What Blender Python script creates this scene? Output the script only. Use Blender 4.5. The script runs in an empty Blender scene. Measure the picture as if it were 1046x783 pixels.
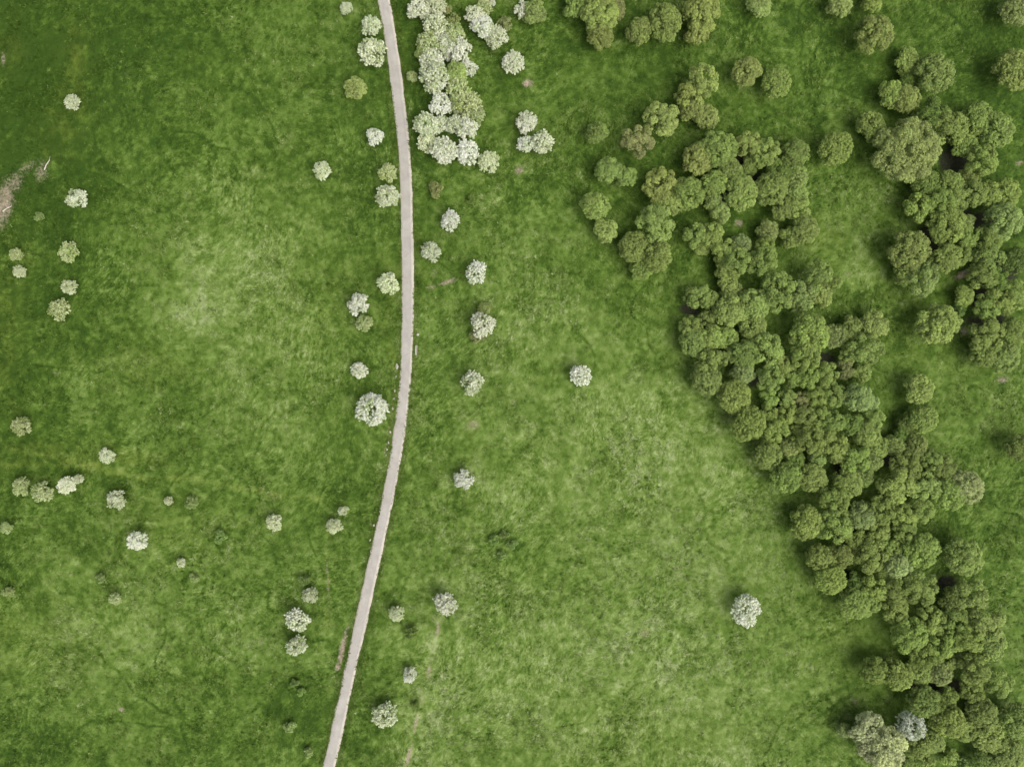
import bpy, math, random
import numpy as np

# ----------------------------------------------------------------------------
# A meadow seen straight down from a drone: 0.25 m of ground per photo pixel
# ----------------------------------------------------------------------------
G = 0.25
CX, CY = 523.0, 391.5
CAM_H = 190.0
rng = np.random.default_rng(7)
R_ = random.Random(11)
scene = bpy.context.scene
COL = scene.collection


# ------------------------------------------------------------------ noise
def vnoise(X, Y, scale, seed):
    """smooth value noise in world metres, about -1..1"""
    r = np.random.default_rng(seed)
    n = 256
    t = r.uniform(-1, 1, (n, n))
    u = X / scale + 1000.37; v = Y / scale + 1000.71
    i = np.floor(u).astype(np.int64); j = np.floor(v).astype(np.int64)
    fu = u - i; fv = v - j
    fu = fu * fu * fu * (fu * (fu * 6 - 15) + 10); fv = fv * fv * fv * (fv * (fv * 6 - 15) + 10)
    i %= n; j %= n; i2 = (i + 1) % n; j2 = (j + 1) % n
    a = t[j, i] * (1 - fu) + t[j, i2] * fu
    b = t[j2, i] * (1 - fu) + t[j2, i2] * fu
    return a * (1 - fv) + b * fv


def fbm(X, Y, scale, seed, octaves=4, gain=0.5):
    s = 0.0; a = 1.0; tot = 0.0
    for k in range(octaves):
        c, q = math.cos(0.6 * k + seed), math.sin(0.6 * k + seed)
        s = s + a * vnoise(X * c - Y * q, X * q + Y * c, scale, seed * 13 + k)
        tot += a; a *= gain; scale *= 0.5
    return s / tot * 1.7


def ground_z(x, y):
    """gentle rise and fall of the meadow, flat beyond it"""
    x = np.asarray(x, float); y = np.asarray(y, float)
    f = np.exp(-((x / 230.0) ** 4 + (y / 200.0) ** 4))
    return f * (0.45 * np.sin(x * 0.031 + 0.6) * np.cos(y * 0.037 - 0.4) + 0.25 * np.sin(x * 0.07 + y * 0.05))


def world(px, py, z=0.0):
    """photo pixel of something seen at height z -> metres on the meadow"""
    k = (CAM_H - z) / CAM_H
    return (px - CX) * G * k, (CY - py) * G * k


# ------------------------------------------------------------------ helpers
def tag(o, label=None, cat=None, group=None, kind=None):
    if label: o['label'] = label
    if cat: o['category'] = cat
    if group: o['group'] = group
    if kind: o['kind'] = kind
    return o


def mesh_from(name, verts, faces, mat=None, attrs=None, smooth=False):
    """verts (n,3), faces (m,k) equal-sized; attrs {name:(domain,array)}"""
    verts = np.asarray(verts, np.float32); faces = np.asarray(faces, np.int32)
    me = bpy.data.meshes.new(name)
    nv, nf, k = len(verts), len(faces), faces.shape[1]
    me.vertices.add(nv); me.vertices.foreach_set('co', verts.ravel())
    me.loops.add(nf * k); me.loops.foreach_set('vertex_index', faces.ravel())
    me.polygons.add(nf)
    me.polygons.foreach_set('loop_start', np.arange(0, nf * k, k, dtype=np.int32))
    if smooth:
        me.polygons.foreach_set('use_smooth', np.ones(nf, bool))
    for an, (dom, arr) in (attrs or {}).items():
        arr = np.asarray(arr, np.float32)
        if arr.ndim == 1:
            a = me.attributes.new(an, 'FLOAT', dom); a.data.foreach_set('value', arr)
        else:
            a = me.attributes.new(an, 'FLOAT_COLOR', dom); a.data.foreach_set('color', arr.ravel())
    if mat: me.materials.append(mat)
    me.update(calc_edges=True); me.validate()
    return me


def link(name, me, parent=None):
    o = bpy.data.objects.new(name, me); COL.objects.link(o)
    if parent: o.parent = parent
    return o


def empty(name, loc, rz=0.0, s=(1, 1, 1)):
    o = bpy.data.objects.new(name, None); COL.objects.link(o)
    o.location = loc; o.rotation_euler = (0, 0, rz); o.scale = s
    o.empty_display_size = 0.3
    return o


class NT:
    def __init__(self, name):
        self.m = bpy.data.materials.new(name); self.m.use_nodes = True
        self.t = self.m.node_tree; self.t.nodes.clear()
        self.out = self.t.nodes.new('ShaderNodeOutputMaterial')

    def n(self, kind, **kw):
        nd = self.t.nodes.new(kind)
        for k, v in kw.items(): setattr(nd, k, v)
        return nd

    def l(self, a, b): self.t.links.new(a, b)

    def math(self, op, a, b=None, clamp=False):
        nd = self.n('ShaderNodeMath', operation=op, use_clamp=clamp)
        for i, v in enumerate((a, b)):
            if v is None: continue
            if isinstance(v, (int, float)): nd.inputs[i].default_value = v
            else: self.l(v, nd.inputs[i])
        return nd.outputs[0]

    def mix(self, fac, a, b, blend='MIX'):
        nd = self.n('ShaderNodeMix', data_type='RGBA', blend_type=blend)
        for s, v in ((nd.inputs[0], fac), (nd.inputs[6], a), (nd.inputs[7], b)):
            if isinstance(v, (int, float)): s.default_value = v
            elif isinstance(v, tuple): s.default_value = (*v, 1) if len(v) == 3 else v
            else: self.l(v, s)
        return nd.outputs[2]

    def noise(self, scale, detail=3, rough=0.55, vec=None):
        nd = self.n('ShaderNodeTexNoise')
        nd.inputs['Scale'].default_value = scale; nd.inputs['Detail'].default_value = detail
        nd.inputs['Roughness'].default_value = rough
        if vec is None:
            g = self.n('ShaderNodeNewGeometry'); vec = g.outputs['Position']
        self.l(vec, nd.inputs['Vector'])
        return nd.outputs['Fac']

    def ramp(self, fac, stops):
        nd = self.n('ShaderNodeValToRGB')
        e = nd.color_ramp.elements
        while len(e) < len(stops): e.new(0.5)
        for k, (p, c) in zip(e, stops):
            k.position = p; k.color = (*c, 1)
        self.l(fac, nd.inputs[0])
        return nd.outputs[0]


# ------------------------------------------------------------------ materials
GRASS_STOPS = [(0.00, (0.023, 0.053, 0.004)),
               (0.25, (0.048, 0.092, 0.009)),
               (0.50, (0.090, 0.148, 0.025)),
               (0.75, (0.152, 0.212, 0.059)),
               (1.00, (0.250, 0.304, 0.135))]


def grass_material(name, fine=True, translucent=0.0):
    """attribute 'turf': r = how pale and dry the grass is, g = bare soil, b = yellowness"""
    t = NT(name)
    at = t.n('ShaderNodeAttribute', attribute_name='turf')
    sep = t.n('ShaderNodeSeparateColor'); t.l(at.outputs['Color'], sep.inputs[0])
    tone = sep.outputs[0]
    if fine:
        n1 = t.noise(3.0, 4, 0.7); n2 = t.noise(0.9, 3, 0.6)
        tone = t.math('ADD', tone, t.math('MULTIPLY', t.math('SUBTRACT', n1, 0.5), 0.55))
        tone = t.math('ADD', tone, t.math('MULTIPLY', t.math('SUBTRACT', n2, 0.5), 0.16), True)
    col = t.ramp(tone, GRASS_STOPS)
    col = t.mix(t.math('MULTIPLY', sep.outputs[2], 0.40), col, (0.125, 0.150, 0.020))
    sn = t.noise(2.2, 5, 0.7)
    soil = t.ramp(sn, [(0.25, (0.11, 0.092, 0.058)), (0.5, (0.225, 0.185, 0.130)), (0.75, (0.40, 0.355, 0.28))])
    edge = t.math('ADD', sep.outputs[1], t.math('MULTIPLY', t.math('SUBTRACT', t.noise(1.6, 4, 0.7), 0.5), 1.7))
    edge = t.math('MULTIPLY', t.math('SUBTRACT', edge, 0.30), 1.8, True)
    edge = t.math('MULTIPLY', edge, t.math('MULTIPLY', sep.outputs[1], 3.0, True))
    col = t.mix(edge, col, soil)
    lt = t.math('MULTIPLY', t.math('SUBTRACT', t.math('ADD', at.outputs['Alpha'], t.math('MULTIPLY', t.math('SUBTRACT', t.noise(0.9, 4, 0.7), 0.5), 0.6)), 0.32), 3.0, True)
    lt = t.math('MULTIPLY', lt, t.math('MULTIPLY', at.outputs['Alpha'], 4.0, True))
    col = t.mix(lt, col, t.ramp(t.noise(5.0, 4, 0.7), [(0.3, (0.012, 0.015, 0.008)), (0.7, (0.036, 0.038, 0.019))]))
    if fine:
        fl = t.math('MULTIPLY', t.math('SUBTRACT', t.noise(2.6, 2, 0.5), 0.66), 9.0, True)
        stand = t.math('MULTIPLY', t.math('SUBTRACT', t.noise(0.045, 4, 0.6), 0.45), 4.0, True)
        col = t.mix(t.math('MULTIPLY', t.math('MULTIPLY', fl, stand), 0.55), col, (0.34, 0.37, 0.24))
    b = t.n('ShaderNodeBsdfPrincipled'); b.inputs['Roughness'].default_value = 0.85
    b.inputs['Specular IOR Level'].default_value = 0.15
    t.l(col, b.inputs['Base Color'])
    sh = b.outputs[0]
    if fine:
        bp = t.n('ShaderNodeBump'); bp.inputs['Strength'].default_value = 0.6; bp.inputs['Distance'].default_value = 0.10
        t.l(t.noise(5.0, 3, 0.7), bp.inputs['Height']); t.l(bp.outputs[0], b.inputs['Normal'])
    if translucent:
        tr = t.n('ShaderNodeBsdfTranslucent'); t.l(col, tr.inputs[0])
        ms = t.n('ShaderNodeMixShader'); ms.inputs[0].default_value = translucent
        t.l(sh, ms.inputs[1]); t.l(tr.outputs[0], ms.inputs[2]); sh = ms.outputs[0]
    t.l(sh, t.out.inputs[0])
    return t.m


def leaf_material(name, dry=(0.28, 0.37, 0.085), trans=0.32, contrast=1.05, rough=0.6):
    """object colour carries the tree's own green, attribute 'tint' the leaf-to-leaf variation"""
    t = NT(name)
    oi = t.n('ShaderNodeObjectInfo')
    at = t.n('ShaderNodeAttribute', attribute_name='tint')
    tint = at.outputs['Fac']
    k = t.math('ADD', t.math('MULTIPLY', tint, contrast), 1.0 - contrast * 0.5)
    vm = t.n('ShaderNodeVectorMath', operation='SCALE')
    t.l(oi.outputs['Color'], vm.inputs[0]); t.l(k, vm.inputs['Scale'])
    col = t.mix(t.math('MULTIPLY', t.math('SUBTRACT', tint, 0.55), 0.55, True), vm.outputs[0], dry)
    b = t.n('ShaderNodeBsdfPrincipled'); b.inputs['Roughness'].default_value = rough
    b.inputs['Specular IOR Level'].default_value = 0.25
    t.l(col, b.inputs['Base Color'])
    tr = t.n('ShaderNodeBsdfTranslucent'); t.l(col, tr.inputs[0])
    ms = t.n('ShaderNodeMixShader'); ms.inputs[0].default_value = trans
    t.l(b.outputs[0], ms.inputs[1]); t.l(tr.outputs[0], ms.inputs[2]); t.l(ms.outputs[0], t.out.inputs[0])
    return t.m


def bark_material():
    t = NT('bark')
    col = t.ramp(t.noise(9, 5, 0.7), [(0.3, (0.045, 0.035, 0.025)), (0.7, (0.16, 0.13, 0.10))])
    b = t.n('ShaderNodeBsdfPrincipled'); b.inputs['Roughness'].default_value = 0.9
    t.l(col, b.inputs['Base Color']); t.l(b.outputs[0], t.out.inputs[0])
    return t.m


def stone_material(name, c0, c1, scale=4.0):
    t = NT(name)
    col = t.ramp(t.noise(scale, 6, 0.7), [(0.3, c0), (0.7, c1)])
    b = t.n('ShaderNodeBsdfPrincipled'); b.inputs['Roughness'].default_value = 0.88
    t.l(col, b.inputs['Base Color'])
    bp = t.n('ShaderNodeBump'); bp.inputs['Strength'].default_value = 0.4; bp.inputs['Distance'].default_value = 0.03
    t.l(t.noise(scale * 3, 4, 0.7), bp.inputs['Height']); t.l(bp.outputs[0], b.inputs['Normal'])
    t.l(b.outputs[0], t.out.inputs[0])
    return t.m


def wood_material():
    t = NT('weathered_wood')
    tc = t.n('ShaderNodeTexCoord')
    mp = t.n('ShaderNodeMapping'); mp.inputs['Scale'].default_value = (22, 2, 22)
    t.l(tc.outputs['Object'], mp.inputs['Vector'])
    col = t.ramp(t.noise(1.0, 6, 0.65, mp.outputs[0]), [(0.3, (0.27, 0.25, 0.20)), (0.7, (0.52, 0.50, 0.42))])
    b = t.n('ShaderNodeBsdfPrincipled'); b.inputs['Roughness'].default_value = 0.8
    t.l(col, b.inputs['Base Color']); t.l(b.outputs[0], t.out.inputs[0])
    return t.m


def road_material():
    """pale worn asphalt, paler and sandier along both rims; attribute 'across' runs 0..1 over the width"""
    t = NT('pale_asphalt')
    at = t.n('ShaderNodeAttribute', attribute_name='across')
    d = t.math('ABSOLUTE', t.math('SUBTRACT', at.outputs['Fac'], 0.5))
    wob = t.math('MULTIPLY', t.math('SUBTRACT', t.noise(0.5, 4, 0.6), 0.5), 0.22)
    rim = t.math('MULTIPLY', t.math('SUBTRACT', t.math('ADD', d, wob), 0.28), 6.5, True)
    base = t.ramp(t.noise(0.35, 5, 0.6), [(0.3, (0.283, 0.268, 0.240)), (0.7, (0.362, 0.345, 0.308))])
    grit = t.ramp(t.noise(14, 4, 0.8), [(0.3, (0.80, 0.80, 0.80)), (0.7, (1.12, 1.12, 1.12))])
    base = t.mix(1.0, base, grit, 'MULTIPLY')
    sand = t.ramp(t.noise(2.5, 4, 0.7), [(0.3, (0.37, 0.335, 0.27)), (0.7, (0.48, 0.45, 0.37))])
    col = t.mix(t.math('MULTIPLY', rim, 0.75), base, sand)
    tr = t.math('ABSOLUTE', t.math('SUBTRACT', d, 0.24))                 # the two wheel tracks, polished a little darker
    trk = t.math('MULTIPLY', t.math('SUBTRACT', 0.09, tr), 9.0, True)
    col = t.mix(t.math('MULTIPLY', trk, t.math('MULTIPLY', t.noise(0.2, 4, 0.6), 0.40)), col, (0.25, 0.225, 0.205))
    pt = t.math('MULTIPLY', t.math('SUBTRACT', t.noise(0.09, 5, 0.65), 0.56), 9.0, True)
    col = t.mix(t.math('MULTIPLY', pt, 0.28), col, (0.23, 0.21, 0.195))
    # faint patches and hairline cracks in the surfacing
    vo = t.n('ShaderNodeTexVoronoi', feature='DISTANCE_TO_EDGE'); vo.inputs['Scale'].default_value = 0.28
    g = t.n('ShaderNodeNewGeometry'); wv = t.n('ShaderNodeVectorMath', operation='ADD')
    nz = t.n('ShaderNodeTexNoise'); nz.inputs['Scale'].default_value = 0.7; t.l(g.outputs['Position'], nz.inputs['Vector'])
    t.l(g.outputs['Position'], wv.inputs[0]); t.l(nz.outputs['Color'], wv.inputs[1]); t.l(wv.outputs[0], vo.inputs['Vector'])
    crack = t.math('MULTIPLY', t.math('LESS_THAN', vo.outputs['Distance'], 0.012), 0.30)
    col = t.mix(crack, col, (0.22, 0.19, 0.17))
    b = t.n('ShaderNodeBsdfPrincipled'); b.inputs['Roughness'].default_value = 0.9
    t.l(col, b.inputs['Base Color'])
    bp = t.n('ShaderNodeBump'); bp.inputs['Strength'].default_value = 0.3; bp.inputs['Distance'].default_value = 0.01
    t.l(t.noise(20, 3, 0.7), bp.inputs['Height']); t.l(bp.outputs[0], b.inputs['Normal'])
    t.l(b.outputs[0], t.out.inputs[0])
    return t.m


M_TURF = grass_material('meadow_turf')
M_GRASS = grass_material('grass_blades', fine=False, translucent=0.25)
M_LEAF = leaf_material('tree_leaves')
M_BLOSSOM = leaf_material('white_blossom', dry=(0.62, 0.64, 0.46), trans=0.32, contrast=0.26, rough=0.7)
M_BARK = bark_material()
M_STONE = stone_material('field_stone', (0.24, 0.215, 0.175), (0.44, 0.40, 0.335))
M_WOOD = wood_material()
M_DEAD = stone_material('bleached_wood', (0.34, 0.31, 0.25), (0.54, 0.50, 0.43), 3.0)
M_ROAD = road_material()

# ------------------------------------------------------------------ the road's line (photo pixels, middle)
ROAD_PX = [(392, 0), (401, 51), (407, 100), (411.3, 133), (414.4, 167), (415.6, 215), (416.2, 262), (416.6, 325), (415, 368), (413.6, 392),
           (409.6, 430), (402.6, 475), (393.6, 522), (379.0, 588), (370, 630), (364.6, 655), (353.8, 700), (343.6, 750), (336, 783)]
ROAD_HALF = 1.50


def road_line():
    p = np.array([world(*q) for q in ROAD_PX])
    p[:, 1] = p[:, 1]
    # carry the road on past both ends of the photograph along gentle curves
    d0 = p[0] - p[1]; d0 /= np.linalg.norm(d0); d1 = p[-1] - p[-2]; d1 /= np.linalg.norm(d1)
    pre = [p[0] + d0 * s + np.array([-1, 0]) * s * s * 0.0012 for s in (640, 420, 260, 150, 80, 35)]
    post = [p[-1] + d1 * s + np.array([-1, 0]) * s * s * 0.0006 for s in (35, 80, 150, 260, 420, 640)]
    p = np.array(pre + list(p) + post)
    # smooth: Catmull-Rom at about one metre, then a light blur
    out = []
    for i in range(1, len(p) - 2):
        a, b, c, d = p[i - 1], p[i], p[i + 1], p[i + 2]
        n = max(2, int(np.linalg.norm(c - b)))
        for k in range(n):
            s = k / n
            out.append(0.5 * ((2 * b) + (c - a) * s + (2 * a - 5 * b + 4 * c - d) * s * s + (3 * b - a - 3 * c + d) * s ** 3))
    q = np.array(out)
    for _ in range(60):
        q[1:-1] = 0.25 * q[:-2] + 0.5 * q[1:-1] + 0.25 * q[2:]
    return q


RL = road_line()


def road_dist(X, Y):
    """signed distance-ish to the road's middle (left of travel southwards = negative x side)"""
    order = np.argsort(RL[:, 1])
    yy = RL[order, 1]; xx = RL[order, 0]
    xr = np.interp(Y, yy, xx)
    slope = np.interp(Y, yy, np.gradient(xx, yy))
    return (X - xr) / np.sqrt(1 + slope ** 2)


# ------------------------------------------------------------------ meadow cover maps
def seg_dist(X, Y, pts):
    d = np.full(X.shape, 1e9)
    for (ax, ay), (bx, by) in zip(pts[:-1], pts[1:]):
        vx, vy = bx - ax, by - ay
        t = np.clip(((X - ax) * vx + (Y - ay) * vy) / (vx * vx + vy * vy), 0, 1)
        d = np.minimum(d, np.hypot(X - ax - t * vx, Y - ay - t * vy))
    return d


# broad swards: x, y, half-widths in photo pixels, paler (+) or lusher (-)
SWARDS = [(195, 312, 22, 20, .20), (240, 250, 70, 60, .10), (260, 380, 70, 110, .08), (60, 640, 70, 55, .16), (180, 660, 90, 60, .06),
          (640, 560, 170, 170, .12), (560, 720, 150, 80, .08), (560, 330, 60, 110, .08), (700, 450, 60, 60, .09), (300, 40, 60, 60, .04),
          (620, 90, 50, 70, .03), (850, 90, 40, 50, .03), (860, 220, 30, 60, .10), (690, 700, 90, 70, .05), (820, 680, 50, 60, .05),
          (970, 430, 50, 60, .04), (440, 720, 30, 60, .10), (480, 640, 50, 60, .05), (750, 780, 60, 20, .08), (30, 700, 40, 40, .06),
          (130, 420, 60, 60, .04), (100, 560, 60, 30, .03), (520, 200, 30, 60, .04), (700, 300, 30, 30, .05), (885, 285, 30, 20, .08),
          (110, 50, 150, 80, -.17), (10, 60, 40, 120, -.08), (20, 400, 45, 420, -.10), (375, 250, 35, 230, -.07), (60, 250, 60, 100, -.10), (430, 100, 25, 110, -.10),
          (500, 110, 60, 90, -.05), (680, 110, 90, 90, -.06), (960, 40, 120, 60, -.10), (1020, 160, 40, 90, -.12), (600, 20, 120, 40, -.06),
          (420, 480, 20, 120, .02), (300, 740, 50, 60, -.08), (960, 560, 60, 80, -.05), (880, 730, 60, 40, -.06), (720, 230, 80, 60, -.06),
          (830, 330, 40, 30, -.08), (900, 360, 50, 60, -.05), (360, 480, 50, 90, -.04), (220, 740, 90, 40, -.04), (20, 760, 40, 40, -.08),
          (512, 556, 15, 13, -.08), (310, 700, 30, 40, -.07), (200, 700, 25, 20, -.08), (150, 620, 22, 25, -.07), (100, 665, 20, 15, -.07), (150, 480, 120, 18, -.04),
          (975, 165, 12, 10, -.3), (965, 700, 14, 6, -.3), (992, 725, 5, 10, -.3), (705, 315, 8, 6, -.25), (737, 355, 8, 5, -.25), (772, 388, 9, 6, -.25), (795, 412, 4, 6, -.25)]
# bare soil: x, y, half-widths in pixels, strength, turn in degrees
SOIL = [(538.5, 84, 6, 4, .75, 0), (457, 288, 11, 3.0, .62, 18), (440, 293, 6, 3.5, .50, 10), (443, 278, 4, 6, .40, 0), (483, 433, 7, 5, .52, 0), (531, 174, 6, 5, .60, 20),
        (754, 228, 5, 4, .60, 0), (659, 648, 6, 5, .50, 0), (4, 208, 10, 27, .66, -14), (15, 186, 10, 13, .50, -30), (43, 175, 8, 14, .46, -14),
        (28, 171, 14, 7, .40, 30), (526, 411, 6, 5, .36, 0), (1026, 388, 8, 5, .52, 20), (987, 337, 7, 5, .55, 0), (985, 279, 9, 4, .8, 30),
        (350.5, 662, 3.2, 23, .8, -14), (346, 680, 4, 3, .8, 0), (488, 345, 9, 3, .62, -10), (57, 382, 5, 3, .45, 0), (125, 724, 4, 3, .6, 0),
        (447, 640, 3, 9, .55, -10), (439, 683, 3, 12, .50, -8), (431, 712, 2, 10, .45, -10), (424, 738, 2.2, 12, .62, -12), (417, 772, 2.6, 15, .72, -14),
        (405, 375, 1.8, 5, .85, -4), (403.5, 385, 1.8, 4, .7, -6), (402, 410, 1.8, 11, .60, -8), (398, 442, 1.8, 6, .75, -10), (395, 456, 1.8, 9, .62, -12),
        (380, 535, 1.6, 3, .8, 0), (376, 551, 1.4, 3, .5, 0), (130, 78, 5, 4, .30, 0), (198, 590, 5, 7, .40, 0), (9, 604, 6, 4, .40, 0),
        (480, 160, 4, 5, .5, 0), (508, 192, 8, 3, .32, -10), (3, 60, 3, 9, .5, 0), (865, 280, 8, 3, .36, -20), (1040, 166, 5, 4, .45, 0),
        (905, 715, 6, 3, .35, 0), (872, 716, 3, 8, .4, 40), (336, 590, 2.0, 36, .40, 2)]
# leaf litter and black earth on the woodland floor: x, y, half-widths in pixels
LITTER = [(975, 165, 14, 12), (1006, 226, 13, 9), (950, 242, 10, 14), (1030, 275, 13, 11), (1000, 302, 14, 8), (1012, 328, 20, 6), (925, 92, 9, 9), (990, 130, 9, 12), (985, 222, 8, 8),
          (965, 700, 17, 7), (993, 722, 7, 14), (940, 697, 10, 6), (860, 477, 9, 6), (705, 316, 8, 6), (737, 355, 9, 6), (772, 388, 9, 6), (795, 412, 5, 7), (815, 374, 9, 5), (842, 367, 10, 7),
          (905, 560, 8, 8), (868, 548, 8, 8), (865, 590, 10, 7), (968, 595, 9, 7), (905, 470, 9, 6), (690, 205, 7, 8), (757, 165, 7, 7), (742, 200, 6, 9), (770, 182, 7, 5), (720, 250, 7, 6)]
# trodden or sunken lines: photo points, half-width in metres, tone, yellow
TRACKS = [([(0, 455), (60, 468), (150, 487), (200, 489), (262, 502), (330, 510)], 0.7, .11, .40), ([(0, 476), (70, 474), (130, 486)], 0.6, .06, .25),
          ([(447, 628), (440, 680), (430, 712), (424, 740), (414, 783)], 1.0, .14, .10), ([(430, 712), (445, 740), (462, 783)], 0.9, .08, .0),
          ([(480, 430), (478, 560), (470, 610)], 1.1, .05, .15), ([(75, 40), (78, 90), (62, 130), (50, 160)], 2.2, .05, .22), ([(337, 545), (334, 600), (336, 640)], 0.8, .06, .3),
          ([(958, 0), (972, 18), (986, 34), (975, 52), (966, 62)], 0.45, -.20, 0), ([(1013, 119), (1023, 103), (1034, 85)], 0.55, -.22, 0), ([(1034, 45), (1037, 22)], 0.4, -.15, 0),
          ([(890, 318), (899, 305), (912, 294), (926, 287)], 0.55, -.22, 0), ([(808, 738), (835, 715), (862, 700), (890, 690)], 0.5, -.20, 0),
          ([(812, 748), (838, 728), (870, 706)], 0.45, -.16, 0), ([(828, 775), (838, 760), (852, 750)], 0.45, -.18, 0), ([(973, 518), (977, 532), (978, 548)], 0.4, -.16, 0),
          ([(825, 60), (828, 85), (835, 100), (842, 108)], 0.4, -.15, 0), ([(705, 40), (706, 60), (704, 75)], 0.4, -.14, 0), ([(840, 250), (870, 262)], 0.4, -.1, 0),
          ([(48, 178), (50, 200), (53, 222)], 0.40, -.16, 0), ([(35, 178), (40, 205), (30, 235)], 0.35, -.13, 0), ([(44, 235), (48, 250), (58, 256)], 0.35, -.15, 0),
          ([(82, 330), (84, 355), (90, 375)], 0.4, -.15, 0), ([(70, 330), (100, 352), (120, 340)], 0.35, -.13, 0), ([(20, 370), (45, 340), (60, 320), (75, 290)], 0.35, -.12, 0),
          ([(116, 290), (118, 315), (112, 335)], 0.35, -.12, 0), ([(724, 520), (728, 535)], 0.4, -.2, 0), ([(840, 80), (850, 50), (845, 30)], 0.4, -.1, 0),
          ([(1000, 640), (1020, 610), (1046, 590)], 0.5, -.1, 0), ([(905, 640), (895, 655), (880, 668)], 0.5, -.1, 0), ([(890, 470), (915, 520)], 0.5, -.05, 0),
          ([(990, 45), (1010, 30), (1046, 22)], 0.4, -.10, 0), ([(930, 20), (945, 40), (940, 50)], 0.4, -.1, 0), ([(985, 470), (1010, 450), (1046, 440)], 0.5, -.07, 0),
          ([(790, 120), (820, 135), (835, 120)], 0.4, -.08, 0), ([(200, 560), (230, 590), (240, 640)], 0.4, -.05, 0), ([(500, 548), (514, 540), (527, 552), (522, 570), (505, 572), (498, 560)], 0.8, -.14, 0)]
# stands of yellowing grass
YELLOW = [(75, 70, 14, 55, .25), (10, 330, 14, 60, .35), (60, 130, 25, 12, .2), (10, 45, 12, 25, .3), (150, 375, 40, 12, .30), (60, 463, 50, 10, .4), (130, 475, 30, 8, .4),
          (402, 350, 4, 60, .5), (408, 120, 3, 60, .35), (425, 330, 3, 80, .3), (20, 655, 50, 30, .25), (180, 540, 40, 20, .25), (845, 240, 20, 15, .35), (960, 320, 60, 40, .2),
          (330, 310, 40, 60, .15), (650, 760, 80, 30, .18), (860, 650, 40, 40, .2), (760, 400, 200, 200, .08)]


def flow_angle(X, Y):
    a = fbm(X, Y, 46.0, 3, 3) * 2.6 + 0.9
    return a + 0.5 * fbm(X, Y, 9.0, 5, 2)


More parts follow.
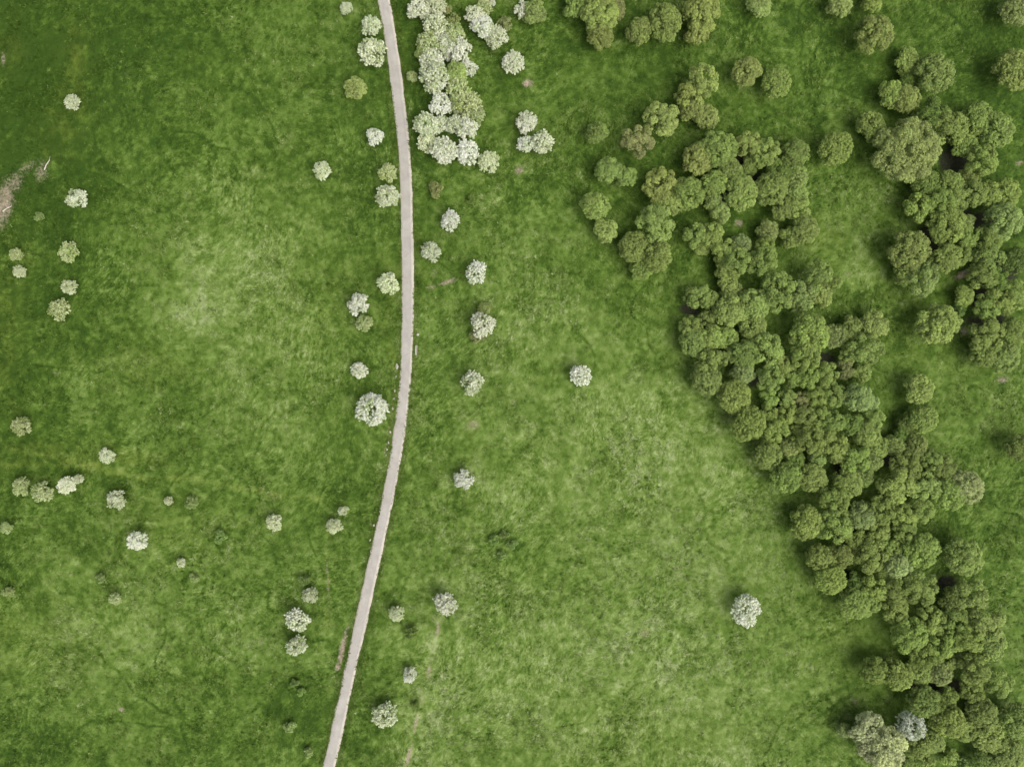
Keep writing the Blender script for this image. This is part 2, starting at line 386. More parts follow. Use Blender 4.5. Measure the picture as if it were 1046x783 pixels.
def cover(X, Y):
    """tone, soil and yellowness of the meadow at every point"""
    px = X / G + CX; py = CY - Y / G
    wx = fbm(X, Y, 9.0, 71, 3) * 9; wy = fbm(X, Y, 9.0, 73, 3) * 9
    tone = np.full(X.shape, 0.325)
    for (x, y, sx, sy, a) in SWARDS:
        tone += 1.35 * a * np.exp(-0.5 * (((px + wx * 1.6 - x) / sx) ** 2 + ((py + wy * 1.6 - y) / sy) ** 2))
    tone += 0.062 * fbm(X, Y, 26.0, 21, 4) + 0.060 * fbm(X, Y, 7.0, 23, 5, .66)
    m = fbm(X, Y, 2.4, 25, 3)
    # ragged pale and dark stands, sharper-edged than plain noise
    patch = fbm(X, Y, 5.0, 27, 5, 0.6)
    tone += 0.040 * np.tanh(patch * 3) + 0.11 * m + 0.13 * fbm(X, Y, 1.1, 29, 2)
    soil = np.zeros(X.shape)
    for (x, y, sx, sy, a, deg) in SOIL:
        c, s = math.cos(math.radians(deg)), math.sin(math.radians(deg))
        u = (px + wx * .12 - x); v = (py + wy * .12 - y)
        uu = u * c - v * s; vv = u * s + v * c
        soil = np.maximum(soil, min(.98, a * 1.22) * np.exp(-0.5 * ((uu / sx) ** 2 + (vv / sy) ** 2) * 1.6))
    yel = np.zeros(X.shape)
    for (x, y, sx, sy, a) in YELLOW:
        yel += a * np.exp(-0.5 * (((px + wx - x) / sx) ** 2 + ((py + wy - y) / sy) ** 2))
    for pts, hw, a, yl in TRACKS:
        w = [world(*p) for p in pts]
        d = seg_dist(X + wx * .06, Y + wy * .06, w)
        f = np.exp(-(d / hw) ** 2) * (0.8 + 0.5 * m) * 1.5
        tone += a * f; yel += yl * f
    # stands of coarser herbs: small rough-edged islands, darker or greyer than the sward round them
    r = np.random.default_rng(17)
    xs, ys = X[0], Y[:, 0]
    for k in range(420):
        cx, cy, rad = r.uniform(-140, 140), r.uniform(-105, 105), r.choice([.7, 1.0, 1.5, 2.2, 3.2]) * r.uniform(.8, 1.3)
        i0, i1 = np.searchsorted(xs, [cx - rad * 2.2, cx + rad * 2.2]); j0, j1 = np.searchsorted(ys, [cy - rad * 2.2, cy + rad * 2.2])
        if i1 - i0 < 2 or j1 - j0 < 2: continue
        w = (slice(j0, j1), slice(i0, i1))
        q = np.hypot(X[w] - cx, (Y[w] - cy) * r.uniform(.7, 1.4)) / rad + .55 * m[w] + .35 * fbm(X[w], Y[w], 1.3, 81, 3)
        f = 1 / (1 + np.exp((q - .85) * 6))
        amp = r.choice([-.11, -.08, -.06, .06, .09, .13]) * (1.3 if rad < 1.3 else 1.0)
        tone[w] += amp * f
        if r.uniform() < .35: tone[w] += -.09 * np.exp(-((q - 1.0) / .22) ** 2)
    # narrow game trails wandering through the sward
    r = np.random.default_rng(5)
    xs, ys = X[0], Y[:, 0]
    for k in range(95):
        zone = r.uniform()
        if zone < .45: p = [r.uniform(-135, -60), r.uniform(-100, 100)]
        elif zone < .8: p = [r.uniform(55, 135), r.uniform(-100, 100)]
        else: p = [r.uniform(-60, 60), r.uniform(-100, 100)]
        hd = r.uniform(0, 6.28); pts = [tuple(p)]
        for q in range(int(r.integers(4, 13))):
            hd += r.normal(0, .42); st = r.uniform(2.0, 4.5)
            p = [p[0] + math.cos(hd) * st, p[1] + math.sin(hd) * st]; pts.append(tuple(p))
        a = np.array(pts); i0, i1 = np.searchsorted(xs, [a[:, 0].min() - 2, a[:, 0].max() + 2]); j0, j1 = np.searchsorted(ys, [a[:, 1].min() - 2, a[:, 1].max() + 2])
        if i1 - i0 < 2 or j1 - j0 < 2: continue
        w = (slice(j0, j1), slice(i0, i1))
        dd = seg_dist(X[w] + wx[w] * .10, Y[w] + wy[w] * .10, pts)
        tone[w] += r.choice([-.34, -.28, -.22, .13]) * np.exp(-(dd / r.uniform(.26, .42)) ** 2) * np.clip(.7 + .7 * m[w], 0, 1.4)
    d = np.abs(road_dist(X, Y))
    inview = np.abs(Y) < 200
    rag = 0.30 * m
    soil = np.maximum(soil, np.where(inview, 0.68 * np.exp(-((d - ROAD_HALF - .08 + rag) / 0.36) ** 2), 0))
    tone += np.where(d < 4, 0.03 * (1 - d / 4), 0)
    yel += np.where(d < 3.2, 0.22 * (1 - d / 3.2), 0)
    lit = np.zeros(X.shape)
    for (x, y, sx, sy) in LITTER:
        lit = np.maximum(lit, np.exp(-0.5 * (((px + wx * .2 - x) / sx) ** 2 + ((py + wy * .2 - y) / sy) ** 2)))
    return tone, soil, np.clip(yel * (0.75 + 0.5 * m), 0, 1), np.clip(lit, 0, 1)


def build_ground():
    st = 0.25
    xi = np.arange(-148, 148 + st / 2, st); yi = np.arange(-114, 114 + st / 2, st)

    def outer(a):
        far = []; s = st; p = a
        while p < 4000:
            s *= 1.22; p += s; far.append(p)
        return np.array(far)
    ox, oy = outer(xi[-1]), outer(yi[-1])
    xs = np.concatenate([-ox[::-1], xi, ox]); ys = np.concatenate([-oy[::-1], yi, oy])
    X, Y = np.meshgrid(xs, ys)
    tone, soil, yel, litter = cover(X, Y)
    ix0, iy0 = len(ox), len(oy)
    sl = (slice(iy0, iy0 + len(yi)), slice(ix0, ix0 + len(xi)))
    # grass lying over in the wind: noise dragged along the direction the blades lie
    Xi, Yi = X[sl], Y[sl]
    ang = flow_angle(Xi, Yi)
    dx, dy = np.cos(ang), np.sin(ang)
    h, w = Xi.shape
    r = np.random.default_rng(99)
    fine = r.normal(0, 1, (h, w))
    mid = r.normal(0, 1, (h // 3 + 2, w // 3 + 2)); mid = np.kron(mid, np.ones((3, 3)))[:h, :w]
    jj, ii = np.mgrid[0:h, 0:w].astype(float)

    def drag(src, steps, stepl):
        acc = src.copy(); wsum = 1.0
        for sgn in (1, -1):
            pi, pj = ii.copy(), jj.copy()
            for k in range(steps):
                a = np.clip(pi.round().astype(int), 0, w - 1); b = np.clip(pj.round().astype(int), 0, h - 1)
                pi = pi + sgn * dx[b, a] * stepl; pj = pj + sgn * dy[b, a] * stepl
                a = np.clip(pi.round().astype(int), 0, w - 1); b = np.clip(pj.round().astype(int), 0, h - 1)
                acc += src[b, a]; wsum += 1
        acc /= math.sqrt(wsum)
        return acc / acc.std()
    s1 = drag(fine, 1, 1.0); s2 = drag(mid, 2, 1.2)
    amp = 0.75 + 0.6 * np.clip(fbm(Xi, Yi, 14.0, 41, 3) + 0.2, -0.7, 1.0)
    streak = (0.60 * s1 + 0.34 * s2 + 0.55 * r.normal(0, 1, (h, w))) * amp
    tone[sl] += 0.105 * streak
    soil_i = soil[sl]
    Z = ground_z(X, Y)
    d = np.abs(road_dist(X, Y))
    keep = np.clip((d - ROAD_HALF - 0.1) / 0.8, 0, 1)
    rel = np.zeros(X.shape)
    rel[sl] = 0.055 * streak * (1 - np.clip(soil_i * 1.3, 0, .9)) + 0.14 * fbm(Xi, Yi, 1.8, 43, 3) + 0.10 * fbm(Xi, Yi, 6, 47, 2)
    Z = Z + rel * keep - 0.05 * (1 - keep)
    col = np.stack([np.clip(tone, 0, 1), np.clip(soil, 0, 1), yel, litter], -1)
    ny, nx = X.shape
    V = np.stack([X, Y, Z], -1).reshape(-1, 3)
    idx = np.arange(nx * ny).reshape(ny, nx)
    F = np.stack([idx[:-1, :-1], idx[:-1, 1:], idx[1:, 1:], idx[1:, :-1]], -1).reshape(-1, 4)
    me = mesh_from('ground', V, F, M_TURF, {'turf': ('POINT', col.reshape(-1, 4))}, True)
    o = link('ground', me)
    tag(o, 'green meadow ground with pale and dark swards and bare soil patches', 'ground', kind='structure')
    # tussocks leaning the way the sward lies
    n = 300000
    tx = r.uniform(-142, 142, n); ty = r.uniform(-108, 108, n)
    dens = 0.55 + 0.6 * fbm(tx, ty, 4.0, 51, 3)
    rd = np.abs(road_dist(tx, ty))
    gi = np.clip(((tx - xi[0]) / st).round().astype(int), 0, w - 1); gj = np.clip(((ty - yi[0]) / st).round().astype(int), 0, h - 1)
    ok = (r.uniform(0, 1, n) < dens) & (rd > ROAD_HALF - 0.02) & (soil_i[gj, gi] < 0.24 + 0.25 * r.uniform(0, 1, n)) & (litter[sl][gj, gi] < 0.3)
    tx, ty, gi, gj = tx[ok], ty[ok], gi[ok], gj[ok]
    # tufts creeping over both rims of the road
    ne = 15000; ey = r.uniform(-106, 106, ne); sd = r.choice([-1, 1], ne)
    order = np.argsort(RL[:, 1]); ex = np.interp(ey, RL[order, 1], RL[order, 0]) + sd * (ROAD_HALF + .30 + np.abs(r.normal(0, .5, ne)) - .30 * (fbm(sd * 50, ey, 2.2, 61, 3) > .1))
    tx = np.concatenate([tx, ex]); ty = np.concatenate([ty, ey])
    gi = np.clip(((tx - xi[0]) / st).round().astype(int), 0, w - 1); gj = np.clip(((ty - yi[0]) / st).round().astype(int), 0, h - 1)
    n = len(tx)
    c = col[sl][gj, gi].copy(); z0 = np.maximum(Z[sl][gj, gi], ground_z(tx, ty) - .02)
    c[:, 0] = np.clip(c[:, 0] + r.normal(0.10, 0.14, n), 0, 1); c[:, 1] = 0
    nb = 3
    base = ang[gj, gi]
    vs, cs = [], []
    size = r.uniform(0.25, 0.62, n) * (1 + 0.35 * np.clip(fbm(tx, ty, 12, 55, 2), -1, 1))
    for k in range(nb):
        a = base + r.normal(0, 1.3, n)
        ln = size * r.uniform(0.6, 1.1, n); wd = ln * r.uniform(0.16, 0.34, n)
        hz = ln * r.uniform(0.12, 0.5, n)
        ox_, oy_ = r.normal(0, 0.14, n), r.normal(0, 0.14, n)
        ca, sa = np.cos(a), np.sin(a)
        p0 = np.stack([tx + ox_ - sa * wd, ty + oy_ + ca * wd, z0 - 0.02], -1)
        p1 = np.stack([tx + ox_ + sa * wd, ty + oy_ - ca * wd, z0 - 0.02], -1)
        p2 = np.stack([tx + ox_ + ca * ln, ty + oy_ + sa * ln, z0 + hz], -1)
        vs.append(np.stack([p0, p1, p2], 1).reshape(-1, 3))
        cs.append(np.repeat(c, 3, 0))
    V = np.concatenate(vs); C4 = np.concatenate(cs)
    me = mesh_from('grass', V, np.arange(len(V)).reshape(-1, 3), M_GRASS, {'turf': ('POINT', C4)})
    o = link('grass', me)
    tag(o, 'long meadow grass tussocks lying over in swirls', 'grass', kind='stuff')


def build_road():
    q = RL
    t = np.gradient(q, axis=0); t /= np.linalg.norm(t, axis=1)[:, None]
    nrm = np.stack([-t[:, 1], t[:, 0]], -1)
    # left to right over the width, with a slightly cambered top and skirts running into the soil
    prof = [(-1.06, -.16, 0.0), (-1.0, 0.035, 0.0), (-.55, .065, .22), (0, .08, .5), (.55, .065, .78), (1.0, .035, 1.0), (1.06, -.16, 1.0)]
    s = np.arange(len(q))
    rows, acr = [], []
    wob_l = 0.10 * np.sin(s * .37) * np.sin(s * .11 + 1) + 0.05 * np.sin(s * 1.3); wob_r = 0.10 * np.sin(s * .29 + 2) * np.sin(s * .13) + 0.05 * np.sin(s * 1.1 + 4)
    for (u, z, a) in prof:
        off = u * ROAD_HALF
        wob = np.where(u < -.9, -wob_l, np.where(u > .9, wob_r, 0))
        xy = q - nrm * 0 + nrm * (-(off + wob))[:, None] * -1
        zz = ground_z(xy[:, 0], xy[:, 1]) + z
        rows.append(np.concatenate([xy, zz[:, None]], 1)); acr.append(np.full(len(q), a))
    V = np.stack(rows, 1); A = np.stack(acr, 1)
    n, k = A.shape
    idx = np.arange(n * k).reshape(n, k)
    F = np.stack([idx[:-1, :-1], idx[:-1, 1:], idx[1:, 1:], idx[1:, :-1]], -1).reshape(-1, 4)
    nz = np.cross(V[1, 2] - V[0, 2], V[0, 3] - V[0, 2])[2]
    if nz > 0: F = F[:, ::-1]
    me = mesh_from('road', V.reshape(-1, 3), F, M_ROAD, {'across': ('POINT', A.ravel())}, True)
    tag(link('road', me), 'narrow pale asphalt lane curving down through the meadow', 'road', kind='structure')


# ------------------------------------------------------------------ leaves, crowns, trunks
def unit(v): return v / np.maximum(np.linalg.norm(v, axis=-1, keepdims=True), 1e-9)


def leaf_quads(P, N, T, L, W):
    """diamond-shaped sprays at P, facing N, pointing along T"""
    T = unit(T - N * np.sum(T * N, -1, keepdims=True)); B = np.cross(N, T)
    L = L[:, None]; W = W[:, None]
    v = np.stack([P - T * L * .5, P + B * W * .5 + N * W * .12, P + T * L * .6, P - B * W * .5 + N * W * .12], 1)
    return v.reshape(-1, 3), np.arange(len(P) * 4).reshape(-1, 4)


def dome_dirs(n, r, zmin=-0.25):
    k = np.arange(n) + 0.5
    z = 1 - (1 - zmin) * k / n
    a = k * 2.39996 + r.uniform(0, 6.28)
    z = np.clip(z + r.normal(0, 0.08, n), zmin, 1); a = a + r.normal(0, 0.25, n)
    s = np.sqrt(np.clip(1 - z * z, 0, 1))
    return np.stack([s * np.cos(a), s * np.sin(a), z], -1)


def lobes_of(R, zc, rz, nl, frac, r, jit=0.12):
    D = dome_dirs(nl, r)
    a = R * frac * r.uniform(0.78, 1.2, nl)
    reach = (R - a * 0.85) * r.uniform(1 - jit, 1 + jit, nl)
    C = D * reach[:, None] * np.array([1, 1, rz / R]) + np.array([0, 0, zc])
    return D, C, a


def crown_mesh(name, R, zc, rz, nl, frac, nsub, subfrac, nleaf, leaf, seed, inner=900, jit=0.12, radial=0.7):
    r = np.random.default_rng(seed)
    D, C, a = lobes_of(R, zc, rz, nl, frac, r, jit)
    P, N, T, tint = [], [], [], []
    for d, c, al in zip(D, C, a):
        lt = r.normal(0, 0.10)
        sd = unit(dome_dirs(nsub, r, -0.35) + d * 0.45)
        for q in sd:
            sr = al * subfrac * r.uniform(0.75, 1.25)
            sc = c + q * (al - sr * 0.6) * r.uniform(0.9, 1.1)
            st = lt + r.normal(0, 0.10)
            m = int(nleaf * r.uniform(0.8, 1.2))
            g = unit(r.normal(0, 1, (m, 3)) * 0.75 + q * 0.7 + np.array([0, 0, 0.25]))
            rad = r.uniform(0.55, 1.08, m) ** 0.7
            P.append(sc + g * (sr * rad)[:, None])
            N.append(unit(g + r.normal(0, 0.36, (m, 3)) + np.array([0, 0, 0.28])))
            T.append(unit(unit(q + np.array([0, 0, -0.2])) * radial + r.normal(0, 0.55, (m, 3))))
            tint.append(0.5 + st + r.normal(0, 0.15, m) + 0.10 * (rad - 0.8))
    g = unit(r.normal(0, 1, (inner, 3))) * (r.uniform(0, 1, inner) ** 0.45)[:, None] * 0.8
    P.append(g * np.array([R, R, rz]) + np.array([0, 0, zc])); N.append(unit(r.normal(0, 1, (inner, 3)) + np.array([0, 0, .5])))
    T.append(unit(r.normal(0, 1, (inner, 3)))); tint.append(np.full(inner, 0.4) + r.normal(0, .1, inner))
    P = np.concatenate(P); N = np.concatenate(N); T = np.concatenate(T); tint = np.clip(np.concatenate(tint), 0, 1)
    L = leaf * r.uniform(0.65, 1.35, len(P)); W = L * r.uniform(0.45, 0.75, len(P))
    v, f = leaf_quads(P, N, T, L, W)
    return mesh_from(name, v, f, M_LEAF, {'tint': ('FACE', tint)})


def hawthorn_meshes(R, zc, rz, bloom, seed):
    big = R > 3
    """leafy crown and its blossom sprays"""
    r = np.random.default_rng(seed)
    nl = 24 if big else 14
    D, C, a = lobes_of(R, zc, rz, nl, 0.36 if big else 0.42, r, 0.07 if big else r.uniform(.07, .16))
    gP, gN, gT, gt = [], [], [], []
    wP, wN, wT, wt = [], [], [], []
    for d, c, al in zip(D, C, a):
        sd = unit(dome_dirs(16, r, -0.4) + d * 0.55)
        lobe_bloom = np.clip(bloom + r.normal(0, 0.16), 0.02, 1)
        for q in sd:
            m = 46
            ax = unit(q + r.normal(0, 0.16, 3))
            ln = al * r.uniform(0.85, 1.22)
            s = r.uniform(0.30, 1.0, m) ** 0.6
            wid = 0.17 * al * (1.15 - s * 0.75)
            off = r.normal(0, 1, (m, 3)); off -= ax * np.sum(off * ax, 1, keepdims=True)
            pos = c + ax * (s * ln)[:, None] + off * wid[:, None]
            nn = unit(off * 0.6 + ax * 0.7 + r.normal(0, .35, (m, 3)) + np.array([0, 0, .45]))
            tt = unit(ax + r.normal(0, .5, (m, 3)))
            white = r.uniform(0, 1, m) < np.clip(lobe_bloom * (0.30 + 0.80 * s), 0, 1)
            st = r.normal(0, .1)
            wP.append(pos[white]); wN.append(nn[white]); wT.append(tt[white]); wt.append(0.5 + st + r.normal(0, .18, white.sum()))
            gP.append(pos[~white]); gN.append(nn[~white]); gT.append(tt[~white]); gt.append(0.5 + st + r.normal(0, .15, (~white).sum()))
    m = 700
    g = unit(r.normal(0, 1, (m, 3))) * (r.uniform(0, 1, m) ** .45)[:, None] * .75
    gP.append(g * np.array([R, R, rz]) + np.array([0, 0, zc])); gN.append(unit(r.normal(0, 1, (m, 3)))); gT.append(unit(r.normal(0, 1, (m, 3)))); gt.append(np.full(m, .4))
    out = []
    for nm, P, N, T, t, mat, lf in (('crown', gP, gN, gT, gt, M_LEAF, .22), ('blossom', wP, wN, wT, wt, M_BLOSSOM, .20)):
        P = np.concatenate(P); N = np.concatenate(N); T = np.concatenate(T); t = np.clip(np.concatenate(t), 0, 1)
        L = lf * r.uniform(.6, 1.35, len(P)); W = L * r.uniform(.5, .8, len(P))
        v, f = leaf_quads(P, N, T, L, W)
        out.append(mesh_from(nm, v, f, mat, {'tint': ('FACE', t)}))
    return out


def tube(path, radii, k=7):
    path = np.asarray(path, float); n = len(path)
    V = []; F = []
    for i in range(n):
        t = path[min(i + 1, n - 1)] - path[max(i - 1, 0)]; t = t / np.linalg.norm(t)
        u = np.cross(t, (0.31, 0.95, 0.05)); u /= np.linalg.norm(u); w = np.cross(t, u)
        for j in range(k):
            an = 2 * math.pi * j / k
            V.append(path[i] + (u * math.cos(an) + w * math.sin(an)) * radii[i])
    for i in range(n - 1):
        for j in range(k):
            F.append((i * k + j, i * k + (j + 1) % k, (i + 1) * k + (j + 1) % k, (i + 1) * k + j))
    V.append(path[-1] + (path[-1] - path[-2]) * 0.05); e = len(V) - 1
    for j in range(k): F.append(((n - 1) * k + j, (n - 1) * k + (j + 1) % k, e, e))
    return V, F


def join(parts):
    V = []; F = []
    for v, f in parts:
        o = len(V); V += list(v); F += [tuple(i + o for i in q) for q in f]
    return V, F


def poly_mesh(name, V, F, mat, smooth=True):
    me = bpy.data.meshes.new(name)
    F2 = [tuple(dict.fromkeys(f)) for f in F]
    me.from_pydata([tuple(map(float, v)) for v in V], [], F2)
    if smooth:
        me.polygons.foreach_set('use_smooth', np.ones(len(me.polygons), bool))
    if mat: me.materials.append(mat)
    me.update()
    return me


def trunk_mesh(h, R, seed, girth):
    r = np.random.default_rng(seed)
    parts = []
    top = np.array([r.normal(0, .12), r.normal(0, .12), h * .78])
    mid = top * .45 + np.array([r.normal(0, .08), r.normal(0, .08), 0])
    parts.append(tube([(0, 0, -.25), (0, 0, .05), tuple(mid * .35), tuple(mid), tuple(mid * .4 + top * .6), tuple(top)],
                      [girth * 1.5, girth * 1.2, girth * .95, girth * .75, girth * .42, girth * .1], 9))
    for k in range(7):
        a = k * 2.4 + r.uniform(0, 1); z0 = h * r.uniform(.24, .5)
        b = mid * min(1, z0 / mid[2]); b = np.array([b[0], b[1], z0])
        e = np.array([math.cos(a) * R * .68, math.sin(a) * R * .68, h * r.uniform(.55, .82)])
        m = b * .5 + e * .5 + np.array([0, 0, -.04 * h])
        parts.append(tube([b, m, e], [girth * .42, girth * .25, girth * .06], 6))
    V, F = join(parts)
    return poly_mesh('trunk', V, F, M_BARK)


# ------------------------------------------------------------------ kinds of tree
# unit trees are built at a radius in metres and scaled a little to the crown seen in the photograph
PROTO = {}


def proto(shape, R, h, maker):
    PROTO.setdefault(shape, []).append((R, h, maker))


seed = 100
for k in range(3):                                   # small round trees
    seed += 1; R = 2.7; h = 5.6
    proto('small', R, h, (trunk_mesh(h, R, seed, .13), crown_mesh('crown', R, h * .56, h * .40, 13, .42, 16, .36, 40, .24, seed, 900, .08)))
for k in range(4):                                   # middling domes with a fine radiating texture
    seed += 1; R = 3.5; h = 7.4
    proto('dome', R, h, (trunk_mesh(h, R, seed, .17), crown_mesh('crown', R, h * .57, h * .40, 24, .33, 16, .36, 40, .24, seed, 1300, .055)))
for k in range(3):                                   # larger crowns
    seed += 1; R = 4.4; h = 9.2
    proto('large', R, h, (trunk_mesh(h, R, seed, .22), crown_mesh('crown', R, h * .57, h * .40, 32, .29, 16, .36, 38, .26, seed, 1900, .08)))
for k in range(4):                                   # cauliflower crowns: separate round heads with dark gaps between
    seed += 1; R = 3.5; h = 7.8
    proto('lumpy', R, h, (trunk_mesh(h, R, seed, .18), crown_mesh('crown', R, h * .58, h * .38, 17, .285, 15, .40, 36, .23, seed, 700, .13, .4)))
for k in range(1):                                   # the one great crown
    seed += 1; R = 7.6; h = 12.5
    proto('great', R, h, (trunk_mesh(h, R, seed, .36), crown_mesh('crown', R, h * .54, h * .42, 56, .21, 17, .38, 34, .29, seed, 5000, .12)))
for bl, key in ((.85, 'white'), (.64, 'cream'), (.44, 'thin'), (.85, 'whitebig')):
    for k in range({'thin': 3, 'whitebig': 2}.get(key, 5)):
        seed += 1; R, h = (3.9, 6.4) if key == 'whitebig' else (2.6, 4.6)
        cr, bm = hawthorn_meshes(R, h * .56, h * .40, bl, seed)
        proto(key, R, h, (trunk_mesh(h, R, seed, .11), cr, bm))
for k in range(3):                                   # shrubs without a clear trunk: several low stems
    seed += 1; R = 1.6; h = 2.0
    r = np.random.default_rng(seed)
    st = join([tube([(r.normal(0, .1), r.normal(0, .1), -.1), (math.cos(j * 1.1) * .5, math.sin(j * 1.1) * .5, .7), (math.cos(j * 1.1) * 1.0, math.sin(j * 1.1) * 1.0, 1.4)],
                    [.05, .035, .01], 5) for j in range(6)])
    proto('shrub', R, h, (poly_mesh('stems', st[0], st[1], M_BARK), crown_mesh('foliage', R, h * .5, h * .40, 9, .42, 9, .42, 16, .26, seed, 260, .25)))

# leaf colours by code letter
TONE = {'G': (0.242, 0.328, 0.079), 'D': (0.145, 0.225, 0.045), 'O': (0.254, 0.322, 0.086), 'N': (0.248, 0.332, 0.086), 'P': (0.490, 0.540, 0.280),
        'B': (0.250, 0.286, 0.102), 'Y': (0.270, 0.350, 0.105), 'K': (0.34, 0.29, 0.20), 'U': (0.350, 0.420, 0.160), 'E': (0.18, 0.27, 0.07),
        'S': (0.262, 0.348, 0.118), 'X': (0.270, 0.335, 0.108), 'h': (0.330, 0.415, 0.165)}
BLOOM = {'white': (0.76, 0.78, 0.665), 'cream': (0.72, 0.755, 0.575), 'thin': (0.64, 0.69, 0.42), 'blue': (0.86, 0.90, 0.82)}

